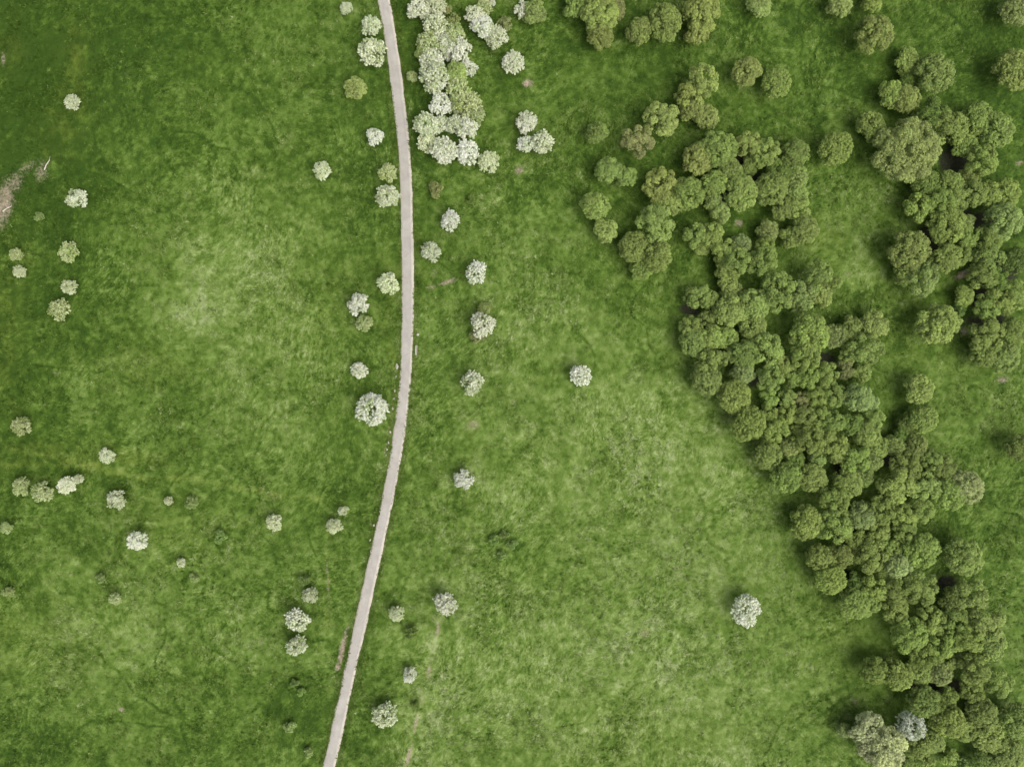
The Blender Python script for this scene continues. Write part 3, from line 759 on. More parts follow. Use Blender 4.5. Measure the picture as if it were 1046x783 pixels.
# x | y | crown radius (photo pixels) | shape+colour | label
TREES = """
# --- left meadow
74.5|105|8|C|small cream blossom tree alone near the top left of the meadow
79|203|10|C|ragged pale blossom tree right of the bare soil by the left edge
40|221|5|sS|tiny pale green shrub just below the bare soil at left
70|257.5|10|H|cream tree at left, uppermost of the column running down to the round yellow one
16|260|6.5|H|small yellowish tree by the left edge, just above a small white one
19.5|277.5|6.5|C|small whitish tree by the left edge, just below a yellowish one
70|293|7.5|C|small whitish tree straight above the round yellow tree at left
60|316|10.5|H|round yellowish blossom tree at the foot of the left column of trees
21.5|435|9.5|H|cream blossom tree alone at the left edge halfway down the meadow
108.5|465|7.5|C|small neat pale blossom tree beside the faint footpath at left
22|497|9|H|dull yellowish tree, leftmost of the pair standing close together by the left edge
43.5|502.5|10|H|dull yellowish tree, right one of the pair standing close together near the left edge
68|495|9|W|white blossom tree just right of the dull yellowish pair at left
79.5|489|5|C|very small bush touching the upper right of the white tree by the yellowish pair
118.5|510.5|9.5|C|creamy round tree below the faint footpath in the left meadow
171.5|511.5|4.5|C|tiny cream bush right of a creamy round tree below the faint footpath
139.5|552|10|W|bright white blossom tree alone in the lower left meadow
7|538.5|6|H|small yellowish tree at the left edge below the dull yellowish pair
185|574.5|4.5|C|tiny pale bush right of and below the bright white tree in the lower left meadow
118|611|6|H|small yellowish bush below the bright white tree in the lower left meadow
103|590|5|sS|small grey green shrub left of and below the bright white tree
198|590|5|sS|low faded shrub on thin pinkish ground in the lower left meadow
9|604|6|sS|low pale shrub by the left edge in the lower meadow
195|513|7|sS|low grey green shrub on the faint footpath's lower side
225|548|7|sE|flat light green shrub in open grass left of the road's lower half
296|742|6|sS|faded pale shrub left of the road near the bottom edge
315|768|5|sS|whitish green shrub at the bottom edge left of the road
311|592|6|sE|dark green shrub just above the small tree left of the road
281|533.5|8|C|small cream tree standing alone left of the lower road
341.5|537|8|C|small cream tree at the head of the faint brown trail left of the road
351|521|5|C|tiny blossom bush close above the tree at the head of the brown trail
317|607|8|C|small cream tree above the touching white pair left of the road
304|633|11.5|W|upper and larger of two touching white trees left of the lower road
303|659|10|C|lower and smaller of two touching white trees left of the lower road
# --- along the road
354|9|6|C|small cream tree at the top edge left of the road
379|27|10|C|upper smaller one of two pale trees standing against the road's left side at top
381|54|14|C|large pale tree below a smaller one against the road's left side at top
363|90|10|Y|yellow green leafy tree without blossom left of the upper road
383|140|9|W|white tree left of the road below the yellow green tree
329|174|9|C|cream tree farther left of the upper road, alone in the grass
396|177|9.5|H|greener upper tree of two close against the road's left edge
396|200|11.5|C|paler lower tree of two close against the road's left edge
397|289|10.5|C|pale tree close to the road's left edge, right of a pair
366|310|11|W|white upper tree of the pair left of the road's middle
372|330|8.5|H|yellowish lower tree of the pair left of the road's middle
367|378|8.5|W|small white tree just above the biggest white tree by the road
380|418|16.5|W|biggest round white tree left of the road, by the row of pale stones
460.5|225|10|W|white blossom tree right of the upper road, below the brown shrub
440|257|10|C|cream tree closest to the road's right side below the blossom thicket
486|279|11|W|white tree right of the road beside a brown bare strip
493|332|13|W|large round white tree with a yellow green bush behind it right of the road
495|315|6|Y|yellow green bush peeping out above the large round white tree
485|345|6|sB|brown shrub at the lower left foot of the large round white tree
482|391|11.5|C|round pale tree right of the road level with the lone central tree
473|489|10|W|white tree right of the road where it starts to slant
593|383|11|W|lone round white tree in the middle of the open meadow
762.5|623.5|15.5|W|brightest and largest lone white tree, between open grass and the lower wood
455|615|11.5|W|white tree at the upper end of the thin dirt footpath
405|626|8|C|small cream tree between the lower road and the dirt footpath's white tree
419|688|7.5|W|small white tree left of the middle of the dirt footpath
393|730|12.5|C|large cream tree nearest the bottom edge, right of the road
420|645|7|sD|dark green shrub below a small cream tree right of the lower road
424|719|4|sD|small dark shrub on the dirt footpath
# --- white thicket
427|9|10|W|white tree at the top edge, left corner of the blossom thicket
444|7|9|C|pale tree at the top edge, second from the left in the blossom thicket
457|9|5|sB|brown shrub at the top edge on the blossom thicket's right side
463|20|7|sB|dull brown shrub in the gap between the two arms of blossom
445|25|11|C|pale tree right below the pair at the blossom thicket's top end
438|44|11|H|greenish tree on the thicket's left rim, above the bright yellow green bush
452|45|9|C|cream tree in the middle of the thicket's upper half
464|34|9|H|pale greenish tree at the upper right shoulder of the blossom thicket
469|52|11|W|bright white tree on the right rim of the thicket's upper half
430|54|6|Y|bright yellow green bush poking out of the thicket's left rim
441|63|11|W|bright white tree right of the yellow green bush on the thicket's left rim
457|58|4|W|very small white bush in the dark gap inside the thicket's upper half
444|79|14|C|broad pale tree on the thicket's left side above the narrow dark waist
421|79|5|H|small yellowish bush sticking out left of the broad pale tree at the thicket's waist
478|70|8|W|white tree at the right rim of the thicket's waist
466|74|10|Y|yellow green unflowering tree in the right half of the thicket's waist
469|92|12|H|greenish pale tree right below the yellow green one in the thicket
450|107|10.5|W|bluish white tree on the left, just below the thicket's dark waist
478|107|12|H|yellowish tree on the right rim, middle of the thicket's lower half
486|118|9|H|yellowish tree bulging farthest right from the blossom thicket
467|109|7|H|small yellowish tree inside the thicket right of the bluish white one
436|128|11|C|cream tree bulging farthest left from the thicket's lower half
450|128|8|C|cream tree in the middle of the thicket's lower half
465|127|9|C|pale tree left of the pure white one in the thicket's lower half
477|131|10.5|W|pure white tree on the thicket's lower right side below the yellowish bulge
437|146|9|C|pale tree at the lower left corner of the blossom thicket
453|154|12.5|W|big star shaped white tree at the bottom end of the blossom thicket
478|155|11|W|white tree at the bottom right corner of the blossom thicket
499|165|11|C|pale tree standing just clear of the thicket's bottom right corner
445|194|8|sB|brownish shrub right of the road below the blossom thicket
481|204|5|sD|dark low shrub between the brownish shrub and the open meadow
494|7|8|H|greenish tree at the top edge above the short diagonal arm of blossom
485|14|8.5|W|white upper tree of the short diagonal arm of blossom
492|26|10|W|white middle tree of the short diagonal arm of blossom
500|32|8|C|pale tree between middle and lower end of the diagonal arm of blossom
508|38|9.5|C|pale lowest tree of the short diagonal arm of blossom
515|24|8|sB|brown shrub right of the short diagonal arm of blossom
534|10|9|W|white tree at the top edge right of the brown shrub
546|12|11|Y|yellow green tree at the top edge touching a white tree's right side
524|63|11.5|W|lone oval white tree above the small pink patch of soil
537|125|11|W|top one of three white trees grouped right of the thicket
538|147|9|W|lower left one of three white trees grouped right of the thicket
555|145|11|C|lower right one of three white trees grouped right of the thicket
503|2|3|W|scrap of white blossom bush cut by the top edge
# --- top edge greens
588|4|11|G|leafy green tree at the top edge, farthest left of all the green trees
613|13|17|O|big olive tree at the top edge, second from the left
630|9|9|B|brownish thin tree at the top edge beside the big olive tree
613|36|12|O|olive tree hanging below the big one at the top edge
653|31|12|O|olive tree below the gap in the top edge row
679|22|15.5|G|round green tree in the top edge row right of the gap
697|8|8|D|dark green tree at the top edge between two rounder ones
717|13|17|O|large olive tree at the right end of the top edge row
712|32|11|O|lower tree bulging down from the right end of the top edge row
775|5|11|Y|yellow green tree at the top edge standing by itself
763|73|13|O|left tree of the loose pair below the lone yellow green one at the top edge
793|85|13|G|right tree of the loose pair below the lone yellow green one at the top edge
718|83|15|lO|top tree of the four in a cluster above the northern grove
705|98|13|lO|left tree of the four in a cluster above the northern grove
707|112|11|O|lower left tree of the four in a cluster above the northern grove
722|119|11|O|smallest rounded tree at the lower right of the four clustered above the grove
675|121|17|lO|olive tree touching the browner one, left of the cluster of four
652|145|15|lB|brownest of the leafy trees, lower left neighbour of the olive tree
610|135|10|G|small round tree farthest left in the open, above the two pairs
622|173|12|N|larger left tree of the upper leaning pair at the left of the grove
639|180|10|N|smaller right tree of the upper leaning pair at the left of the grove
608|210|12.5|G|bright upper tree of the detached pair left of the grove
619|235|11|N|duller lower tree of the detached pair left of the grove
# --- northern grove
675|188|16|lO|mottled tree at the grove's upper left corner
684|206|12|lN|lower right part of the grove's upper left corner, next to a dark hole
702|197|15|G|smooth egg shaped tree right of the dark hole in the grove's left arm
670|229|18|lN|broad tree in the middle of the grove's left arm
648|252|14|G|round tree at the lower left end of the grove's left arm
671|261|14|G|round tree at the lower right end of the grove's left arm
655|275|10|G|small tree at the very tip of the grove's left arm
713|162|14|O|dull tree at the top of the grove, left of the tallest
732|152|17|G|tallest pointed tree at the top of the grove
729|187|12|G|round tree directly below the tallest one of the grove
728|206|8|Y|small bright yellow green tree inside the grove's centre
736|217|9|Y|small yellowish tree just below the bright one inside the grove
746|174|11|N|tree between the grove's tallest and its smooth central one
757|197|15.5|N|smooth central tree of the grove with a large even crown
765|173|7|G|small tree on the upper shoulder of the grove's smooth central one
764|148|12|lO|dark veined tree at the grove's top right, left of two
783|156|13.5|lG|tree at the grove's top right, right of two
767|165|7|G|little tree below the two at the grove's top right
812|157|12.5|G|round tree standing just clear of the grove's upper right corner
787|193|15|G|tree at the left of the grove's right arm
795|177|12|D|dark tree at the top of the grove's right arm
813|181|11|N|pale tree on the right rim at the top of the grove's right arm
813|198|10|N|pale tree on the right rim, second down the right arm
814|213|11|lO|brown tinged tree on the right rim, third down the right arm
799|213|11|lN|tree with thin twigs inside the bend of the grove's right arm
821|235|13|N|pale tree at the bottom end of the grove's right arm
807|242|10|G|small tree left of the pale one at the right arm's bottom end
784|236|10|Y|round bright top tree of the upright trio below the grove
782|253|10|lG|narrow middle tree of the upright trio below the grove
779|268|14|lG|broad bottom tree of the upright trio below the grove
711|241|12|lN|left half of the knot of trees at the grove's lower middle
727|240|12|lG|right half of the knot of trees at the grove's lower middle
717|254|7|N|small tree hanging below the knot at the grove's lower middle
738|256|12|lG|upper left tree of the four round crowns below the grove's knot
753|267|14|lG|right hand tree of the four round crowns below the grove's knot
742|278|11|G|lowest of the four round crowns below the grove's knot
757|249|9|S|palest of the four round crowns below the grove's knot
# --- belt top
712|302|12|lN|tree at the belt's top left corner above a dark hole
725|306|9|lN|narrow tree right of the belt's top left corner
745|294|11|O|yellowish tree at the very top of the belt's left part
746|317|15|N|broad fine leaved tree in the middle of the belt's top
769|311|14.5|N|tree right of the broad fine leaved one at the belt's top
769|333|12|N|pale tree below the right one at the belt's top
722|325|8|lN|small tree below the dark hole near the belt's top left
705|334|11|lO|brown tinged tree on the belt's left rim, second from the top
707|349|12.5|N|pale tree on the belt's left rim, third from the top
725|344|11.5|G|smooth upright tree right of the pale third one on the left rim
742|345|10.5|G|small round tree right of the smooth upright one in the belt
724|369|12.5|lN|tree on the belt's left rim, fourth from the top, by a dark slit
741|364|9|lN|small tree above the dark slit's right end in the belt
721|388|14|N|broad pale tree on the belt's left rim, fifth from the top
760|361|13|G|tree left of the brown centred one in the belt's upper middle
784|356|16|lN|brown centred tree facing the inner clearing of the belt
759|381|11|S|greyish pale tree in the belt's middle left
750|405|15|G|pointed green tree on the belt's left rim above the big cauliflower mass
796|298|18|lG|large tree at the left end of the belt's upper right arm
818|303|14|lY|yellow tinged tree in the middle of the belt's upper right arm
835|280|14|lG|round top tree at the right end of the belt's upper right arm
838|301|11|O|tree below the round top one at the right end of the arm
853|288|6.5|G|small tree at the outer right tip of the belt's upper right arm
826|340|18|G|large round tree below the inner clearing
853|343|11|Y|yellow green tree right of the large round one below the clearing
868|335|11|N|tree between the yellow green one and the belt's right corner
893|331|13|O|pale tree at the belt's upper right corner
884|357|16|lN|bushy pale tree on the belt's right rim under the corner one
866|362|9|lO|dull tree left of the bushy pale one on the right rim
863|377|9|lB|bare brownish tree between the bushy pale one and the big mass
880|380|9|N|small tree on the belt's right rim below the bushy pale one
# --- cauliflower core
822|362|15|lG|tree at the top of the big cauliflower mass, under the large round one
797|373|11|lG|tree at the cauliflower mass's upper left, near the brown centred one
787|386|13|lN|left shoulder tree of the big cauliflower mass
808|383|11|lG|tree second in from the left in the mass's upper row
826|385|11|lG|tree third in from the left in the mass's upper row
843|383|12|lG|tree at the right end of the cauliflower mass's upper row
851|403|12|lG|tree on the right rim of the cauliflower mass, upper
785|407|9|lN|small crown left of the dark pit in the cauliflower mass
804|407|9|lN|small crown right of the dark pit in the cauliflower mass
819|408|8|lB|dry brown crown amid the cauliflower mass
833|405|10|lG|small crown right of the dry brown one in the mass
784|422|9|lG|small crown on the mass's left rim above the round bright tree
791|438|13|lG|tree at the left of the cauliflower mass's lower half
806|423|10|lG|crown below the dark pit in the cauliflower mass
821|426|11|lN|central crown of the cauliflower mass
837|425|10|lG|crown right of the central one in the mass
850|431|12|lG|tree on the right rim of the cauliflower mass, middle
806|458|9|Y|small yellowish crown at the lower left of the cauliflower mass
814|442|9|lG|small crown just above the yellowish one in the mass
828|449|14|lG|broad tree at the bottom middle of the cauliflower mass
850|456|15|lG|large tree at the bottom right corner of the cauliflower mass
835|468|8|Y|little yellowish crown at the mass's bottom rim
764|432|16|G|round bright tree beside the cauliflower mass's left rim
784|465|13|N|pale tree on the belt's left rim below the round bright one
803|487|14|G|smooth green tree on the belt's left rim, left of two at the step
811|471|10|D|dark tree tucked above the two at the belt's left step
830|488|13|N|fine leaved tree on the belt's left rim, right of two at the step
# --- right side of belt
877|406|13|S|grey green tree on the right of the cauliflower mass
890|412|8|S|small grey green tree at the belt's right rim beside a larger one
870|433|11|D|dark tree in the gully right of the cauliflower mass
893|428|10|lN|small lumpy tree on the right rim below the grey green pair
886|443|12|N|smooth tree below the small lumpy one on the right rim
898|457|9.5|G|round tree between the smooth one and a neighbour to its right
914|455|9|O|round tree at the inner corner below the open grass bay
938|397|13|O|yellowish tree standing in the open bay at the belt's right
943|428|12.5|N|pale tree in the open bay below the yellowish one
927|432|9|D|dark shaded tree left of the pale one in the open bay
922|443|7|D|small dark tree at the foot of the open bay
936|456|11|N|round tree at the bottom of the bay between dark gaps
951|469|10|lG|tree right of and below the round one at the bay's foot
964|478|12|G|smooth tree on the right bulge left of the large pale one
925|477|14|lG|tree at the upper left of the belt's right bulge
915|496|16|lO|olive tree at the left of the right bulge above a grassy slot
944|497|14|lN|dark veined tree in the middle of the right bulge
986|497|15|U|large pale olive tree farthest out on the right bulge
969|504|14|G|tree inside the large pale olive one on the right bulge
912|512|9|G|small tree below the olive one by the grassy slot
923|527|12|lG|tree at the right bulge's lower left side
940|522|12|lG|tree at the right bulge's lower right side
873|468|14|lG|tree right of the mass's bottom corner, above the grassy slot
892|471|9|Y|bright tree at the head of the grassy slot
880|486|11|G|tree left of the grassy slot's middle
866|493|13|N|smooth tree left of the grassy slot, over the column of two
# --- lower belt
852|508|15|lG|upper tree of the column of two on the belt's left rim
853|535|17|lG|lower and larger tree of the column of two on the left rim
823|534|15|G|round tree sticking out left of the column of two
837|569|12|G|bright left tree of the triangle of three on the left rim
857|568|12|O|dull right tree of the triangle of three on the left rim
848|591|14|G|bottom tree of the triangle of three on the left rim
881|526|13|S|greyish tree right of the column of two
900|521|13|lG|tree below the grassy slot's right side
897|541|11|lO|brown veined tree right of the greyish one
874|551|10|G|small tree below the greyish one
897|551|9|lN|small veined crown above the broad one beside the cream bush
888|568|16|lG|broad tree right of the triangle of three
924|542|11|lG|tree above the cream crown's right side
910|561|10|G|green tree just above the cream crown
918|579|12|U|cream coloured crown amid the green trees of the lower belt
904|585|9|G|small green tree left below the cream crown
941|562|15.5|G|large round tree right of the cream crown
984|568|16|O|detached brownish olive tree in the grass right of the belt
872|596|10|D|dark tree below the triangle of three
892|600|12|lG|tree in the left of the row under the cream crown
913|604|13|lG|tree in the middle of the row under the cream crown
939|601|16|lG|large tree at the right end of the row under the cream crown
914|623|12|lG|tree hanging below the middle of the row under the cream crown
872|616|14|G|tree at the left end of the lower bank beside the grass bay
887|617|11|N|tree second from the left on the lower bank beside the grass bay
# --- great lower mass
991|608|15|lN|tree at the top right of the great lower mass
973|614|11|G|dark edged tree at the top of the great lower mass
929|648|16|lG|broad tree at the left rim of the great lower mass
951|634|13|lG|tree at the upper left of the great lower mass
974|632|13|lG|tree at the upper middle of the great lower mass
1005|636|17|lN|big tree on the right rim of the great lower mass
1011|657|14|N|smooth tree at the lower right rim of the great lower mass
987|652|14|lG|tree right of centre in the great lower mass
964|656|14|lG|central tree of the great lower mass
942|668|13|lG|tree at the lower left of the great lower mass
983|673|9|Y|yellow green crown at the foot of the great lower mass
965|675|10|lN|small crown left of the yellow green one at the mass's foot
940|686|11|N|tree at the left of the low strip under the great mass
960|686|11|X|olive brown tree in the low strip under the great mass
994|682|15|lG|tree at the left of the bulge below the great mass
1018|697|13|lG|tree farthest right on the bulge below the great mass
993|704|11|lG|tree at the bottom of the bulge below the great mass
893|684|12|G|left tree of the pair pointing into the grass bay
916|688|13.5|G|right tree of the pair pointing into the grass bay
943|715|14|G|round dark green tree above the bluish white blossom tree
967|711|9|G|small tree right of the round dark one above the blossom
967|735|15|G|large tree right of the bluish white blossom tree
986|744|11|N|tree leaning on the right of the large one near the blossom
1002|727|13|N|tree below the bulge beyond a dark gap
1008|750|14|O|dull olive tree below the one beyond the dark gap
1029|768|15|O|yellowish tree near the bottom right corner
1037|735|15|G|tree at the right edge above the bottom right corner
1005|776|10|G|low green tree at the bottom edge left of the corner
929|740|13.5|I|bluish white blossom tree set among the green trees at lower right
936|759|12|N|left tree of the low bank under the bluish white blossom
951|756|11|N|right tree of the low bank under the bluish white blossom
885|743|15|P|upper tree of the pale grey green pair at the bottom edge
904|763|18|P|lower and larger tree of the pale grey green pair at the bottom edge
889|762|13|P|pale grey green tree between the two larger ones at the bottom edge
861|745|6.5|S|small pale bush left of the grey green pair
927|779|8|G|small green bush at the bottom edge right of the pale pair
969|773|9|sG|low green shrub at the bottom edge among sparse grass
948|777|7|sG|low shrub at the bottom edge under the low bank
985|779|8|sE|light green low shrub at the bottom edge left of the corner trees
# --- right-hand wood
893|35|17|O|olive round tree alone near the top, left of the right hand wood
857|5|11|Y|yellow green tree at the top edge left of the olive round one
891|3|9|G|small tree at the top edge straight above the olive round one
927|62|11|G|small round dark tree above the pair at the wood's head
954|75|16|O|olive tree at the right of the wood's head
927|81|8|D|small dark crown between the round one and the wood's head pair
911|96|12|G|left tree of the touching pair at the wood's head
926|101|12|O|right tree of the touching pair at the wood's head
889|129|13|G|tree at the wood's upper left, left of the great pale one
902|139|9|G|small tree tucked against the great pale one's left side
853|152|15|G|round tree standing alone between the grove and the wood
928|154|27.5|gX|great pale olive tree, by far the widest crown in the wood
951|118|16|lD|dark leafy tree above the great pale one
969|131|17|lG|tree right of the great pale one's top
998|121|14|G|left tree of the pair at the wood's upper right
1017|132|15|G|right tree of the pair at the wood's upper right
985|147|11|G|tree above the dark pit in the wood
1004|163|14|lG|tree right of the dark pit in the wood
993|178|10|lN|small tree at the lower right of the dark pit
968|189|13|G|tree directly below the dark pit in the wood
946|188|12|G|tree below the great pale one's lower right side
939|212|13|lG|tree at the lower left corner of the wood's upper half
957|206|14|lG|tree second from the left along the wood's lower middle
977|203|13|lG|tree third from the left along the wood's lower middle
993|197|12|lN|tree fourth from the left along the wood's lower middle
1011|198|12|G|tree inside the long crown near the right edge
1027|197|13|G|outer tree of the long crown near the right edge
967|229|16|G|tree above the brown hollow of the wood's middle
988|226|7|X|dry greyish crown between two trees of the wood's middle
985|243|12|lG|tree right of the brown hollow in the wood's middle
1026|226|16|Y|yellow green tree at the right edge, wood's middle
1011|243|13|lG|tree left of the yellow green one at the right edge
928|255|17|N|feathery tree at the wood's left point
925|279|11|G|small tree on the lower left of the feathery one
943|285|15|lY|yellowish tree below the feathery one at the wood's left point
966|263|13|G|tree right of the feathery one, over the brown log strip
981|260|10|lG|tree at the right end of the limb over the brown log strip
1010|262|14|lG|tree in the wood's lower half right of the brown strip
1005|283|13|lG|tree below the brown strip's right end
1018|286|11|lD|dark crown near the right edge in the wood's lower half
1038|266|12|D|dark tree at the right edge in a black gap
985|302|9|G|low tree at the lower left of the wood's lower half
1008|314|12|lG|left tree of the row above the wood's lowest gap
1022|308|13|lG|middle tree of the row above the wood's lowest gap
1038|301|14|lG|right edge tree of the row above the wood's lowest gap
1006|343|16|lG|broad tree at the wood's lower left end
1034|341|14|G|right edge tree at the wood's lower end
1026|364|14|N|pale tree at the very bottom of the wood
1006|361|12|G|tree left of the pale one at the bottom of the wood
958|331|18|N|loose ragged tree standing clear below the wood
1036|71|17|O|large tree at the right edge above the wood, beside a dark track
1036|11|14|X|greyish tree in the top right corner
1041|457|12|G|dark green tree cut by the right edge below the wood
982|315|7|sE|low green shrub between the ragged tree and the wood
878|735|5|sS|small grey shrub at the pale pair's upper left
505|551|5.5|sE|low green bush at the left of a scrub ring below the meadow's middle
515|546|5|sE|low green bush at the top of a scrub ring below the meadow's middle
523|556|5.5|sE|low green bush at the right of a scrub ring below the meadow's middle
512|567|5|sE|low green bush at the bottom of a scrub ring below the meadow's middle
301|697|4.5|sE|low green scrub bush left of the road above the two pale bottom shrubs, upper
308|706|4.5|sE|low green scrub bush left of the road above the two pale bottom shrubs, lower
"""

COUNT = {}
SRC = {}


def plant(line):
    f = [q.strip() for q in line.split('|')]
    x, y, r = float(f[0]), float(f[1]), float(f[2]); code, label = f[3], f[4]
    tonek = None
    if code in ('W', 'C', 'H', 'I'):                  # blossoming
        shape = {'W': 'white', 'C': 'cream', 'H': 'thin', 'I': 'white'}[code]
        leafc = TONE['h'] if code != 'H' else TONE['Y']
        if shape == 'white' and r > 13: shape = 'whitebig'
        name, cat, grp = 'blossom_tree', 'tree', 'white blossoming trees on the meadow'
    elif code[0] == 's':
        shape = 'shrub'; leafc = TONE[code[1]]
        name, cat, grp = 'shrub', 'shrub', 'low shrubs in the meadow'
    elif code[0] == 'g':
        shape = 'great'; leafc = TONE[code[1]]
        name, cat, grp = 'leafy_tree', 'tree', 'green leafy trees on the right'
    else:
        shape = 'lumpy' if code[0] == 'l' else ('small' if r < 11.5 else ('dome' if r < 16 else 'large'))
        leafc = TONE[code[-1]]
        name, cat, grp = 'leafy_tree', 'tree', 'green leafy trees on the right'
    vars_ = PROTO[shape]
    k = COUNT.get(shape, 0) % len(vars_); COUNT[shape] = COUNT.get(shape, 0) + 1
    R, h, parts = vars_[k]
    s = r * G / R
    sz = s ** 0.8 * R_.uniform(.9, 1.12)
    if code == 'I': sz *= 1.4
    zc = h * sz * .62
    s *= (CAM_H - zc) / CAM_H * {'white': 1.02, 'whitebig': 1.0, 'cream': 1.03, 'thin': 1.03, 'shrub': 1.0}.get(shape, 1.16 if x > 895 else 1.12)
    if shape in ('white', 'cream', 'thin') and 415 < x < 512 and y < 162: s *= 1.12      # the blossom thicket grows into one mass
    wx, wy = world(x, y, zc)
    wz = float(ground_z(wx, wy))
    asp = R_.uniform(.94, 1.07)
    rz = R_.uniform(0, 6.283)
    v = [c * R_.uniform(.965, 1.04) for c in leafc]
    b = R_.uniform(.86, 1.20)
    leaf = (v[0] * b, v[1] * b, v[2] * b, 1)
    root = empty(name, (wx, wy, wz), rz, (s * asp, s / asp, sz))
    tag(root, label, cat, grp)
    key = (shape, k)
    if key not in SRC:
        t = link('trunk' if shape != 'shrub' else 'stem', parts[0], root)
        c = link('crown' if shape != 'shrub' else 'foliage', parts[1], root)
        bm = link('blossom', parts[2], c) if len(parts) > 2 else None
        SRC[key] = (t, c, bm)
    else:
        st, sc, sb = SRC[key]
        t = st.copy(); COL.objects.link(t); t.parent = root
        c = sc.copy(); COL.objects.link(c); c.parent = root
        bm = None
        if sb:
            bm = sb.copy(); COL.objects.link(bm); bm.parent = c
    c.color = leaf
    if bm:
        bc = BLOOM['blue' if code == 'I' else shape.replace('big', '')]; q = R_.uniform(.9, 1.08)
        bm.color = (bc[0] * q, bc[1] * q, bc[2] * q * R_.uniform(.92, 1.05), 1)
    return root


# ------------------------------------------------------------------ small things by the road
def box(c, s, rz=0.0, bev=0.012):
    """bevelled box as verts and faces"""
    import bmesh
    bm = bmesh.new(); bmesh.ops.create_cube(bm, size=1)
    for v in bm.verts: v.co = (v.co.x * s[0], v.co.y * s[1], v.co.z * s[2])
    bmesh.ops.bevel(bm, geom=bm.edges[:], offset=bev, segments=2, affect='EDGES')
    ca, sa = math.cos(rz), math.sin(rz)
    V = [(v.co.x * ca - v.co.y * sa + c[0], v.co.x * sa + v.co.y * ca + c[1], v.co.z + c[2]) for v in bm.verts]
    bm.verts.index_update()
    F = [tuple(v.index for v in f.verts) for f in bm.faces]
    bm.free()
    return V, F


def build_bench():
    x, y = world(425.0, 357.5)
    root = empty('park_bench', (x, y, float(ground_z(x, y)) - .03), math.radians(-3))
    tag(root, 'pale weathered wooden bench standing on the grass beside the road', 'bench')
    link('seat', poly_mesh('seat', *join([box((dx, 0, .46), (.13, 2.5, .05)) for dx in (-.15, 0.0, .15)]), M_WOOD, False), root)
    link('backrest', poly_mesh('backrest', *join([box((.31, 0, z), (.035, 2.5, .10)) for z in (.62, .78)]), M_WOOD, False), root)
    for s in (-1, 1):
        V, F = join([box((-.17, s * 1.02, .21), (.09, .12, .42)), box((.20, s * 1.02, .21), (.09, .12, .42)), box((.02, s * 1.02, .405), (.50, .10, .05)),
                     box((.265, s * 1.02, .62), (.05, .08, .5))])
        link('leg', poly_mesh('leg', V, F, M_WOOD, False), root)


def rock_mesh(seed, s):
    import bmesh
    r = np.random.default_rng(seed)
    bm = bmesh.new(); bmesh.ops.create_icosphere(bm, subdivisions=3, radius=1)
    ph = r.uniform(0, 6, 6)
    for v in bm.verts:
        d = 1 + .14 * math.sin(3 * v.co.x + ph[0]) * math.sin(2.5 * v.co.y + ph[1]) + .10 * math.sin(6 * v.co.z + ph[2] + 4 * v.co.x) + .05 * math.sin(11 * v.co.y + ph[3])
        v.co = v.co * d
        v.co = (v.co.x * s[0], v.co.y * s[1], max(v.co.z, -.5) * s[2])
    me = bpy.data.meshes.new('stone'); bm.to_mesh(me); bm.free()
    me.polygons.foreach_set('use_smooth', np.ones(len(me.polygons), bool)); me.materials.append(M_STONE)
    return me


def build_stones():
    protos = [rock_mesh(1, (.42, .75, .30)), rock_mesh(2, (.36, .42, .26)), rock_mesh(3, (.30, .55, .22))]
    spots = [(405.3, 374, 0, 1.15), (404.5, 384.5, 1, .9), (403, 399, 2, .8), (402.2, 407, 1, .75), (401, 417, 2, .9), (398.4, 441, 1, 1.0), (396.8, 452, 2, .8),
             (395.2, 459, 1, .8), (394.2, 465, 2, .7), (382, 536, 1, .9), (378.4, 551, 2, .7)]
    first = {}
    for (x, y, k, s) in spots:
        if k not in first:
            o = link('stone', protos[k]); first[k] = o
        else:
            o = first[k].copy(); COL.objects.link(o)
        wx, wy = world(x, y)
        o.location = (wx, wy, float(ground_z(wx, wy)) + .06); o.scale = (s * .82, s * .82, s * .82); o.rotation_euler = (0, 0, math.radians(R_.uniform(-25, 15)))
        tag(o, 'pale stone half sunk in the left verge of the road', 'stone', 'pale stones along the left road verge')
    o = first[1].copy(); COL.objects.link(o)
    wx, wy = world(426.6, 341.5); o.location = (wx, wy, float(ground_z(wx, wy)) + .08); o.scale = (.95, .95, 1)
    o.pop('group', None) if hasattr(o, 'pop') else None
    if 'group' in o.keys(): del o['group']
    tag(o, 'single pale stone on the right verge just above the wooden bench', 'stone')


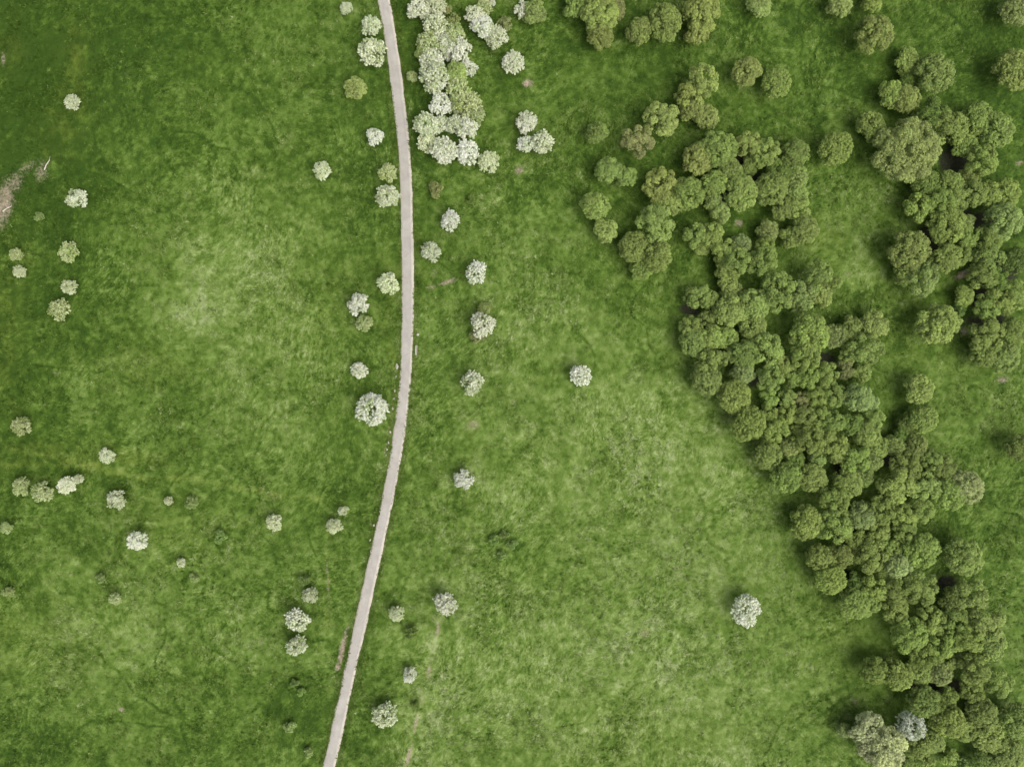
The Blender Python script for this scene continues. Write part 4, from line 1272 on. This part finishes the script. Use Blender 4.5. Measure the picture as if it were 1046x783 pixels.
def build_branches():
    for (pts, rad, lab) in (([(46, 174), (48, 169), (51, 164.5), (52, 160)], .15, 'long bleached fallen branch on the smaller bare soil patch at left'),
                            ([(3, 216), (7, 213), (11.5, 211), (12, 208)], .15, 'bleached curved branch lying on the bare soil at the left edge')):
        P = []
        for i, (x, y) in enumerate(pts):
            wx, wy = world(x, y); P.append((wx, wy, float(ground_z(wx, wy)) + .16 + .05 * math.sin(i * 2)))
        o0 = np.array(P[0]); P = [np.array(p) - o0 for p in P]
        n = len(P)
        main = tube(P, [rad * (1 - .6 * i / (n - 1)) for i in range(n)], 9)
        tw = tube([P[1], P[1] + np.array([.5, .35, .12]), P[1] + np.array([.9, .9, .2])], [rad * .4, rad * .25, rad * .08], 6)
        o = link('fallen_branch', poly_mesh('fallen_branch', *join([main, tw]), M_DEAD)); o.location = tuple(o0)
        tag(o, lab, 'branch')


build_ground()
build_road()
for ln in TREES.strip().splitlines():
    if ln.strip() and not ln.strip().startswith('#'): plant(ln)
build_bench()
build_stones()
build_branches()

# ------------------------------------------------------------------ light, sky, camera
SUN_EL, SUN_AZ = math.radians(55), math.radians(128)     # azimuth clockwise from north (top of the photo): light from the lower right
wd = bpy.data.worlds.new('World'); scene.world = wd; wd.use_nodes = True
nt = wd.node_tree; nt.nodes.clear()
sky = nt.nodes.new('ShaderNodeTexSky'); sky.sky_type = 'NISHITA'; sky.sun_disc = False
sky.sun_elevation = SUN_EL; sky.sun_rotation = SUN_AZ; sky.air_density = 1.0; sky.dust_density = 6.0; sky.ozone_density = 0.6
bg = nt.nodes.new('ShaderNodeBackground'); bg.inputs['Strength'].default_value = 0.10
wo = nt.nodes.new('ShaderNodeOutputWorld')
hs = nt.nodes.new('ShaderNodeHueSaturation'); hs.inputs['Saturation'].default_value = 0.45      # thin cloud takes the blue out of the sky
nt.links.new(sky.outputs[0], hs.inputs['Color']); nt.links.new(hs.outputs[0], bg.inputs[0]); nt.links.new(bg.outputs[0], wo.inputs[0])
ld = bpy.data.lights.new('sun', 'SUN'); ld.energy = 1.4; ld.angle = math.radians(58); ld.color = (1.0, 0.96, 0.90)
lo = bpy.data.objects.new('sun', ld); COL.objects.link(lo)
lo.rotation_euler = (math.pi / 2 - SUN_EL, 0, math.pi - SUN_AZ)
lo.location = (60, -60, 120)

cam = bpy.data.cameras.new('camera'); co = bpy.data.objects.new('camera', cam); COL.objects.link(co)
co.location = (0, 0, CAM_H); co.rotation_euler = (0, 0, 0)
cam.sensor_width = 36.0; cam.lens = 36.0 * CAM_H / (1046 * G); cam.clip_start = 1.0; cam.clip_end = 9000
scene.camera = co
scene.render.engine = 'CYCLES'
vs = scene.view_settings
vs.view_transform = 'Standard'; vs.look = 'None'; vs.exposure = 0.85; vs.gamma = 1.0; vs.use_curve_mapping = False
scene.render.resolution_x = 1024; scene.render.resolution_y = 766
